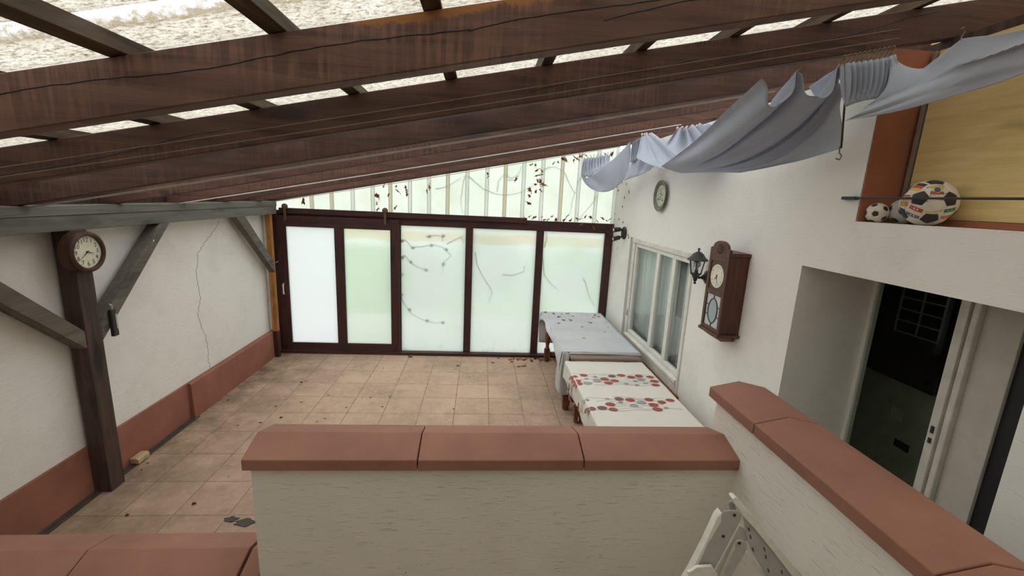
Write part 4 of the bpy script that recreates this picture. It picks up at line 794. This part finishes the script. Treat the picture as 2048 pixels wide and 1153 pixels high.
t = thing('twin_spotlight', 'black wall spotlight with two swivel heads, caught in dry leaves', 'lamp', (XR, 5.97, 1.92))
MB().lathe([(.085, 0), (.09, .012), (.08, .03), (.05, .035)], (XR, 5.97, 2.05), (-1, 0, 0), 24).build('wall_plate', M['black'], t)
for zz, dz in ((2.10, .02), (1.99, -.01)):
    hd = MB().lathe([(.024, 0), (.03, .01), (.033, .09), (.035, .11), (.028, .108), (.028, .09)], (XR-.07, 5.955, zz), (-.9, -.12, dz*6-.2), 16).build('spot_head', M['black'], t)
    MB().lathe([(.027, .095), (.02, .106), (0, .11)], (XR-.07, 5.955, zz), (-.9, -.12, dz*6-.2), 14).build('lamp', M['bulb'], hd)
    MB().tube([(XR-.03, 5.97, (zz+2.05)/2), (XR-.06, 5.96, zz), (XR-.075, 5.955, zz)], .011, 8).build('swivel_arm', M['black'], hd)

# ------------------------------------------------------------------ tables
def leg(m, x, y, top):
    m.lathe([(.032, 0), (.04, .015), (.04, .05), (.028, .065)], (x, y, 0), n=16)
    m.box(x-.042, x+.042, y-.042, y+.042, .065, .19)
    h = top-.07
    m.lathe([(.03, .19), (.042, .205), (.030, .22), (.026, .25), (.038, .33), (.045, .40), (.038, .46), (.024, .50), (.035, .515), (.024, .53), (.03, h-.1), (.042, h-.08), (.042, h-.06)], (x, y, 0), n=16)
    m.box(x-.042, x+.042, y-.042, y+.042, h-.06, top)
def table(x0, x1, y0, y1, z, label, legs, ext=None):
    t = thing('dining_table', label, 'table', ((x0+x1)/2, (y0+y1)/2, 0))
    MB().box(x0, x1, y0, y1, z-.035, z).build('tabletop', M['turned'], t, bevel=.004)
    if ext: MB().box(x0+.06, x1-.004, ext, y0-.002, z-.045, z-.020).build('extension_leaf', M['tabletop'], t, bevel=.003)
    (a, b), (c, d_) = legs
    MB().box(a-.01, c+.01, b-.012, b+.012, z-.13, z-.035).box(a-.01, c+.01, d_-.012, d_+.012, z-.13, z-.035).box(a-.012, a+.012, b, d_, z-.13, z-.035).box(c-.012, c+.012, b, d_, z-.13, z-.035).build('apron', M['turned'], t, bevel=.003)
    for x, y in ((a, b), (a, d_), (c, b), (c, d_)):
        m = MB(); leg(m, x, y, z-.035); m.build('leg', M['turned'], t)
    MB().box(a, c, b-.025, b+.025, .10, .15).box(a, c, d_-.025, d_+.025, .10, .15).box((a+c)/2-.025, (a+c)/2+.025, b+.02, d_-.02, .10, .15).build('stretcher', M['turned'], t, bevel=.004)
    return t
table(.985, 1.865, 4.66, 6.40, .752, 'dark turned leg dining table under the grey cloth by the glazed wall', ((1.065, 4.74), (1.78, 6.30)), 4.515)
table(.995, 1.84, 2.80, 4.50, .693, 'lower dark wooden table under the patterned cream cloth', ((1.14, 4.43), (1.76, 2.92)))

def catmull(P, n):
    out = []
    for i in range(len(P)-1):
        p0, p1, p2, p3 = P[max(i-1, 0)], P[i], P[i+1], P[min(i+2, len(P)-1)]
        for k in range(n):
            t_ = k/n; out.append(.5*((2*p1)+(p2-p0)*t_+(2*p0-5*p1+4*p2-p3)*t_*t_+(3*p1-p0-3*p2+p3)*t_**3))
    out.append(P[-1].copy()); return out
def patch(m, nt, nu=8, nv=6, mi=0, hooks=None, fold=(0, 0), smoothu=True, pleat=(0, 0)):
    """nt: columns of control points; hooks: kind per column ('h' pointed, 'd' dip)"""
    cols = [catmull([Vector(p) for p in c], nv) for c in nt]; rows = len(cols[0]); G = []
    for r in range(rows):
        line = [c[r] for c in cols]; t_ = r/(rows-1)
        sm = catmull(line, nu) if smoothu else [line[i].lerp(line[i+1], k/nu) for i in range(len(line)-1) for k in range(nu)]+[line[-1]]
        if hooks:
            sh = []
            for i in range(len(line)-1):
                for k in range(nu):
                    s = k/nu
                    if hooks[i] == 'h' and hooks[i+1] == 'd': w_ = 1-(1-s)**1.9
                    elif hooks[i] == 'd' and hooks[i+1] == 'h': w_ = s**1.9
                    else: w_ = s
                    a = line[i].lerp(line[i+1], s); a.z = line[i].z+(line[i+1].z-line[i].z)*w_; sh.append(a)
            sh.append(line[-1]); k_ = max(0, 1-t_*2.2); sm = [a.lerp(b, k_) for a, b in zip(sm, sh)]
        G.append(sm)
    U = len(G[0])
    if fold[0]:
        H = [[v.copy() for v in g_] for g_ in G]
        for r in range(rows):
            for u in range(U):
                du = H[r][min(u+1, U-1)]-H[r][max(u-1, 0)]; dv = H[min(r+1, rows-1)][u]-H[max(r-1, 0)][u]; nn = du.cross(dv)
                if nn.length > 1e-9:
                    uu = u/(U-1); G[r][u] = H[r][u]+nn.normalized()*fold[0]*math.sin(uu*fold[1]*2*PI+.6*math.sin(uu*17))*(math.sin(PI*min(1, .15+r/(rows-1)))**.5)
    if pleat[0]:     # creases running along the cloth
        for r in range(rows):
            for u in range(U):
                q = r/(rows-1)+.12*math.sin(u/U*5); a = Vector((.35, -.8, .35)); G[r][u] = G[r][u]+a*pleat[0]*(abs(math.sin(q*pleat[1]*PI))**.6-.5)*math.sin(PI*min(1, .02+r/(rows-1)))
    vs = [v for g_ in G for v in g_]
    m.add(vs, [(r*U+u, r*U+u+1, (r+1)*U+u+1, (r+1)*U+u) for r in range(rows-1) for u in range(U-1)], mi, True)
    return G

# grey cloth: top, short uneven left drop, long corner drapes
zt = .757
m = MB(); nx, ny = 26, 50; vs = []; rr = random.Random(2)
def wr(x, y): return .0025*math.sin(x*13+y*7)*math.sin(y*9-x*4)+.003*max(0, math.sin(x*21-y*11+2*math.sin(y*3)))**6
for j in range(ny+1):
    y_ = 4.652+(6.43-4.652)*j/ny
    for i in range(nx+1):
        x_ = .972+(1.885-.972)*i/nx; vs.append((x_, y_, zt+.002+wr(x_, y_)))
m.add(vs, [(j*(nx+1)+i, j*(nx+1)+i+1, (j+1)*(nx+1)+i+1, (j+1)*(nx+1)+i) for j in range(ny) for i in range(nx)], 0, True)
L = []
for j in range(0, 13):
    y_ = 4.652+(6.43-4.652)*j/12; f = j/12; dp = .055+.03*math.sin(f*7)+(.19*(1-f)**10)+.10*f**12
    o_ = .030+.035*(1-abs(2*f-1))*.3+.012*math.sin(f*15)
    L.append([(.972, y_, zt+.002), (.958, y_, zt-.012), (.972-o_*1.1, y_+.02*(f-.5), zt-dp*.6), (.972-o_, y_+.02*(f-.5), zt-dp)])
patch(m, L, 4, 4)
# near left corner drape
patch(m, [[(.972, 4.70, zt), (.930, 4.70, .62), (.915, 4.72, .45), (.925, 4.72, .28)],
          [(.972, 4.652, zt+.002), (.955, 4.63, .60), (.945, 4.625, .43), (.952, 4.62, .262)],
          [(1.01, 4.648, zt), (1.00, 4.64, .60), (1.02, 4.63, .43), (1.035, 4.635, .232)],
          [(1.045, 4.647, zt-.01), (1.055, 4.638, .60), (1.085, 4.645, .43), (1.13, 4.65, .245)]], 6, 6, fold=(.006, 2))
# near edge lip, far end drop
patch(m, [[(1.045, 4.652, zt), (1.045, 4.643, .735)], [(1.5, 4.652, zt+.001), (1.5, 4.643, .738)], [(1.885, 4.652, zt+.001), (1.89, 4.643, .725)]], 8, 3)
patch(m, [[(1.885, 4.652, zt), (1.895, 4.66, .70)], [(1.885, 5.4, zt), (1.897, 5.4, .71)], [(1.885, 6.43, zt), (1.9, 6.43, .70)]], 8, 3)
patch(m, [[(.965, 6.43, zt), (.93, 6.44, .66), (.945, 6.44, .26)], [(1.1, 6.43, zt), (1.1, 6.445, .6), (1.12, 6.44, .25)], [(1.4, 6.43, zt), (1.4, 6.44, .6), (1.4, 6.44, .26)], [(1.885, 6.43, zt), (1.89, 6.44, .6), (1.89, 6.44, .27)]], 8, 5, fold=(.01, 3))
tag(m.build('tablecloth', M['greycloth'], solid=.002), 'plain grey cloth with dry leaves on the far table', 'tablecloth')
# cream cloth with red dotted bands (pattern sits in the cloth mesh)
zc_ = .700; m = MB()
vs = []
for j in range(41):
    y_ = 2.76+(4.515-2.76)*j/40
    for i in range(23):
        x_ = .985+(1.855-.985)*i/22; vs.append((x_, y_, zc_+.001+.6*wr(x_*1.2, y_*1.1+1)))
m.add(vs, [(j*23+i, j*23+i+1, (j+1)*23+i+1, (j+1)*23+i) for j in range(40) for i in range(22)], 0, True)
L = []
for j in range(13):
    f = j/12; y_ = 2.76+(4.515-2.76)*f; o_ = .014+.010*math.sin(f*19); L.append([(.985, y_, zc_+.001), (.972, y_, zc_-.012), (.98-o_, y_, zc_-.10), (.975-o_, y_, zc_-.185)])
patch(m, L, 4, 4)
patch(m, [[(.985, 4.515, zc_), (.972, 4.525, zc_-.18)], [(1.2, 4.515, zc_), (1.2, 4.522, zc_-.02)], [(1.855, 4.515, zc_), (1.855, 4.522, zc_-.03)]], 6, 3)
patch(m, [[(1.855, 2.76, zc_), (1.862, 2.76, zc_-.1)], [(1.855, 4.515, zc_), (1.862, 4.515, zc_-.1)]], 8, 3)
rr = random.Random(11)
def dot(x, y, r, mi, lift=.004):
    n = 14; P = []
    for a in range(n+1):
        q = r if a else 0
        px, py = x+q*math.cos(a*2*PI/n), y+q*.78*math.sin(a*2*PI/n)
        if px >= .985: P.append((px, py, zc_+lift))
        else: d_ = .985-px; P.append((.985-.014-.5*min(d_, .05)-.006*0, py, zc_-.012-max(0, d_-.012)+lift*0))
    P = [p if p[2] > zc_-.01 else (p[0]-.016, p[1], p[2]) for p in P]
    m.add(P, [(0, a, a % n+1) for a in range(1, n+1)], mi, True)
for yb_ in (4.02, 3.50):
    for k in range(9):
        yy = yb_-.13+.26*k/8; pts = [(.99+i*.0215*2, yy+.012*math.sin(i*.8+k), zc_+.0035) for i in range(21)]; m.tube(pts[rr.randint(0, 6):rr.randint(12, 21)], .0011, 4, 3)
    x = .80; k = 0
    while x < 1.83:
        for yy in ((-.085, .02, .10) if k % 2 else (-.03, .075, -.115)):
            if rr.random() < .72:
                r = rr.choice((.042, .045, .040, .024)); mi = rr.choice((1, 1, 2, 1, 2, 3)) if r > .03 else 3
                dot(x+rr.uniform(-.012, .012), yb_+yy+rr.uniform(-.012, .012), r, mi, .004+.0006*rr.randint(0, 3))
        x += .098; k += 1
tag(m.build('tablecloth', [M['whitecloth'], M['dred'], M['dmar'], M['dgrey']], sharp=180), 'cream cloth with bands of red and grey dots on the near table', 'tablecloth')

# ------------------------------------------------------------------ awnings
def hooks_mb(pts, up=.04):
    m = MB()
    for p in pts:
        p = Vector(p); m.tube([p+Vector((0, 0, -.006)), p+Vector((.004, 0, .012)), p+Vector((.012, 0, up*.6)), p+Vector((.004, 0, up)), p+Vector((-.01, 0, up*.8))], .003, 5)
    return m
def seq(a, b, n): return [Vector(a).lerp(Vector(b), i/(n-1)) for i in range(n)]
t = thing('awning_curtain', 'long grey awning curtain draped below the middle rafters with a loose hook', 'awning', (1.7, 3.0, 2.7), 'grey awning curtains under the rafters')
m = MB()
patch(m, NETS['middle_main'], 12, 10, hooks='hdhdhdn', fold=(.022, 6.5))
patch(m, NETS['middle_fan'], 6, 6, fold=(.03, 2)); patch(m, NETS['middle_gather'], 8, 6, fold=(.03, 5))
patch(m, NETS['mt1'], 5, 5); patch(m, NETS['mt2'], 5, 5)
m.build('fabric', M['awning'], t, solid=.0025, sharp=70)
hk = [NETS['middle_main'][i][0] for i in (0, 2, 4)]
for p in hk: hooks_mb([p]).build('hook', M['hook'], t)
e = Vector(NETS['middle_main'][6][0]); MB().tube([e+Vector((0, 0, .01)), e+Vector((.003, 0, -.02)), e+Vector((.018, 0, -.035)), e+Vector((.012, 0, -.055)), e+Vector((-.008, 0, -.05))], .0035, 6).build('hook', M['hook'], t)
MB().tube([Vector(NETS['middle_main'][5][0])+Vector((.004, -.006, 0)), e+Vector((.004, -.006, 0))], .005, 6).build('hem', M['post'], t)
for a, b, n in ((NETS['middle_gather'][0][0], NETS['middle_gather'][-1][0], 7), (NETS['middle_fan'][0][0], NETS['middle_fan'][-1][0], 5)):
    for p in seq(a, b, n):
        g_ = MB().lathe([(.004, -.008), (.011, 0), (.011, .012), (.005, .02)], p, n=8).build('glider', M['bead'], t)
t = thing('awning_curtain', 'grey awning curtain sagging in the far corner above the window', 'awning', (1.6, 5.8, 2.8), 'grey awning curtains under the rafters')
m = MB()
patch(m, NETS['far_face'], 8, 6, fold=(.012, 2.5)); patch(m, NETS['far_pleat'], 14, 5, fold=(.022, 9)); patch(m, NETS['far_end'], 6, 4)
patch(m, NETS['far_dark'], 12, 5, fold=(.018, 7)); patch(m, NETS['far_low'], 8, 5, fold=(.02, 4))
m.build('fabric', M['awning'], t, solid=.0025, sharp=70)
for p in seq(NETS['far_pleat'][0][0], NETS['far_pleat'][-1][0], 9): hooks_mb([p], .03).build('hook', M['hook'], t)
for p in seq(NETS['far_dark'][0][0], NETS['far_dark'][-1][0], 4): hooks_mb([p], .03).build('hook', M['hook'], t)
t = thing('awning_curtain', 'grey awning curtain nearest the camera, gathered in tight pleats above the recess', 'awning', (1.9, 1.8, 2.8), 'grey awning curtains under the rafters')
m = MB()
patch(m, NETS['near_gather'], 16, 6, fold=(.03, 10)); patch(m, NETS['near_main'], 10, 12, fold=(.008, 1.5), hooks='hdhnnnn', pleat=(.07, 2.3)); patch(m, NETS['nt1'], 5, 3)
m.build('fabric', M['awning'], t, solid=.0025, sharp=70)
for p in seq(Vector(NETS['near_gather'][0][0])+Vector((0, 0, -.004)), NETS['near_gather'][-1][0], 11)+[Vector(NETS['near_main'][2][0])]: hooks_mb([p], .045).build('hook', M['hook'], t)
# guide wires
def wire(y, x0, x1, off, label, r=.0028, mat='wire'):
    pts = [(x0+(x1-x0)*i/30, y, rz(x0+(x1-x0)*i/30, off)-.012*math.sin(PI*i/30)) for i in range(31)]
    t_ = MB().tube(pts, r, 6).build('guide_wire', M[mat]); tag(t_, label, 'wire', 'guide wires strung under the rafters')
wire(2.185, -2.9, 2.0, .075, 'upper pale guide wire along the second rafter from the camera', .0018)
wire(2.165, -2.9, 1.98, .03, 'lower pale guide wire along the second rafter, holding the awning hooks', .0018)
wire(3.02, -2.9, 1.95, -.014, 'pale guide wire under the third rafter from the camera', .006, 'palewire')
wire(4.43, -2.9, 1.95, -.010, 'pale guide wire under the fifth rafter from the camera', .005, 'palewire')
wire(6.40, -2.9, 1.95, -.010, 'pale guide wire under the farthest rafter', .005, 'palewire')

# ------------------------------------------------------------------ step ladder standing in the corner of the parapets
ty = 1.30; hx_, hz = .925, 1.40
t = thing('step_ladder', 'chipped white metal step ladder leaning in the corner of the parapets', 'ladder', (.8, ty, 0))
def rail(p, q, y_, wd, dp, mats, name, parent, edge=True):
    m = MB().beam((p[0], y_, p[1]), (q[0], y_, q[1]), .004, dp, (0, 0, 1))
    return m.build(name, mats, parent, bevel=.001)
LAD = [('left_face', 'side_rail', .004, 'greymetal'), ('left_edge', 'rail_flange', .03, 'metal'), ('top_lug', 'hinge_lug', .006, 'greymetal'), ('right_edge', 'rail_flange', .03, 'metal'),
       ('right_face', 'perforated_rail', .004, 'greymetal'), ('inner_leg', 'inner_flange', .02, 'metal'), ('back_leg', 'rear_leg', .02, 'oldwhite'), ('strut', 'spreader_strut', .006, 'greymetal'), ('step', 'tread', .012, 'metal')]
parts = {}
for k_, nm, dp, mt in LAD: parts[k_] = MB().prism(LADDER[k_], (0, dp, 0)).build(nm, M[mt], t, bevel=.0015)
for k_, pn, r_ in (('rivets', 'left_face', .006), ('strut_rivet', 'strut', .006)):
    for p in LADDER_DOTS[k_]: MB().lathe([(r_, 0), (r_*.8, .003), (r_*.45, .003), (r_*.4, .001)], (p[0], p[1]+(.005 if k_ != 'rivets' else 0), p[2]), (0, -1, 0), 12).build('rivet', M['black'], parts[pn])
m = MB()
for p in LADDER_DOTS['slots']: m.beam((p[0]-.003, p[1]+.0095, p[2]+.007), (p[0]+.003, p[1]+.0095, p[2]-.007), .003, .006, (0, 1, 0))
m.build('slots', M['black'], parts['right_face'])
# hidden lower legs that carry the ladder down to the floor
l0 = Vector(LADDER['left_face'][8]); MB().beam((l0.x+.03, 1.31, l0.z+.02), (l0.x-.29, 1.31, .02), .03, .06, (1, 0, 0)).build('lower_leg', M['metal'], t)
MB().box(l0.x-.33, l0.x-.25, 1.28, 1.34, 0, .03).build('rubber_foot', M['black'], t)

# ------------------------------------------------------------------ dry leaves
def leaf_proto(seed, mat):
    rr = random.Random(seed); m = MB(); n = 12
    top = [Vector((0, 0, .004))]
    for a in range(n):
        q = (.024 if a % 2 else .013)*rr.uniform(.7, 1.25); top.append(Vector((math.cos(a*2*PI/n)*q, math.sin(a*2*PI/n)*q*.75, rr.uniform(0, .014))))
    m.add(top, [(0, i, i % n+1) for i in range(1, n+1)])
    m.tube([(.0, 0, .004), (-.02, .002, .006), (-.036, 0, .012)], .0012, 4)
    return m.build('dry_leaf', mat, solid=.0008, origin=(0, 0, 0))
PRO = [leaf_proto(i, M['leafA'] if i % 3 else M['leafB']) for i in range(6)]
used = set()
def put(p, rot, sc, label, group):
    i = random.randrange(6)
    if i in used: o = PRO[i].copy(); COL.objects.link(o)
    else: o = PRO[i]; used.add(i)
    o.location = p; o.rotation_euler = rot; o.scale = (sc, sc, sc); tag(o, label, 'leaf', group)
R_ = random.uniform
for p in HANG_LEAVES: put(p, (R_(0, 6), R_(0, 6), R_(0, 6)), R_(1.1, 2.3), 'dry brown leaf hanging in cobwebs in front of the gable sheet', 'dry leaves caught below the gable roof')
for p in WALL_LEAVES: put(p, (R_(-.4, .4), PI/2+R_(-.4, .4), R_(-1, 1)), R_(.4, .9), 'dry leaf caught in cobwebs on the white wall corner around the spotlight', 'dry leaves in the wall corner')
for p in BEAM_LEAVES: put((p[0], p[1]-.0, p[2]), (R_(-.9, .9), R_(-.9, .9), R_(0, 6)), R_(1.0, 2.0), 'dry brown leaf heaped along the right half of the dark top beam', 'dry leaves on the top beam')
for p in TABLE_LEAVES: put((p[0], p[1], .761), (R_(-.15, .15), R_(-.15, .15), R_(0, 6)), R_(.45, 1.4), 'dry leaf lying on the grey tablecloth', 'dry leaves on the grey cloth')
for p in FLOOR_LEAVES: put((p[0], p[1], .002 if p[1] < 6.4 else .047), (R_(-.12, .12), R_(-.12, .12), R_(0, 6)), R_(.9, 1.9) if p[1] > 5.9 else R_(.35, .9), 'dry leaf lying on the terracotta floor tiles', 'dry leaves on the floor')

for o in bpy.data.objects:
    if '_o' in o: del o['_o']
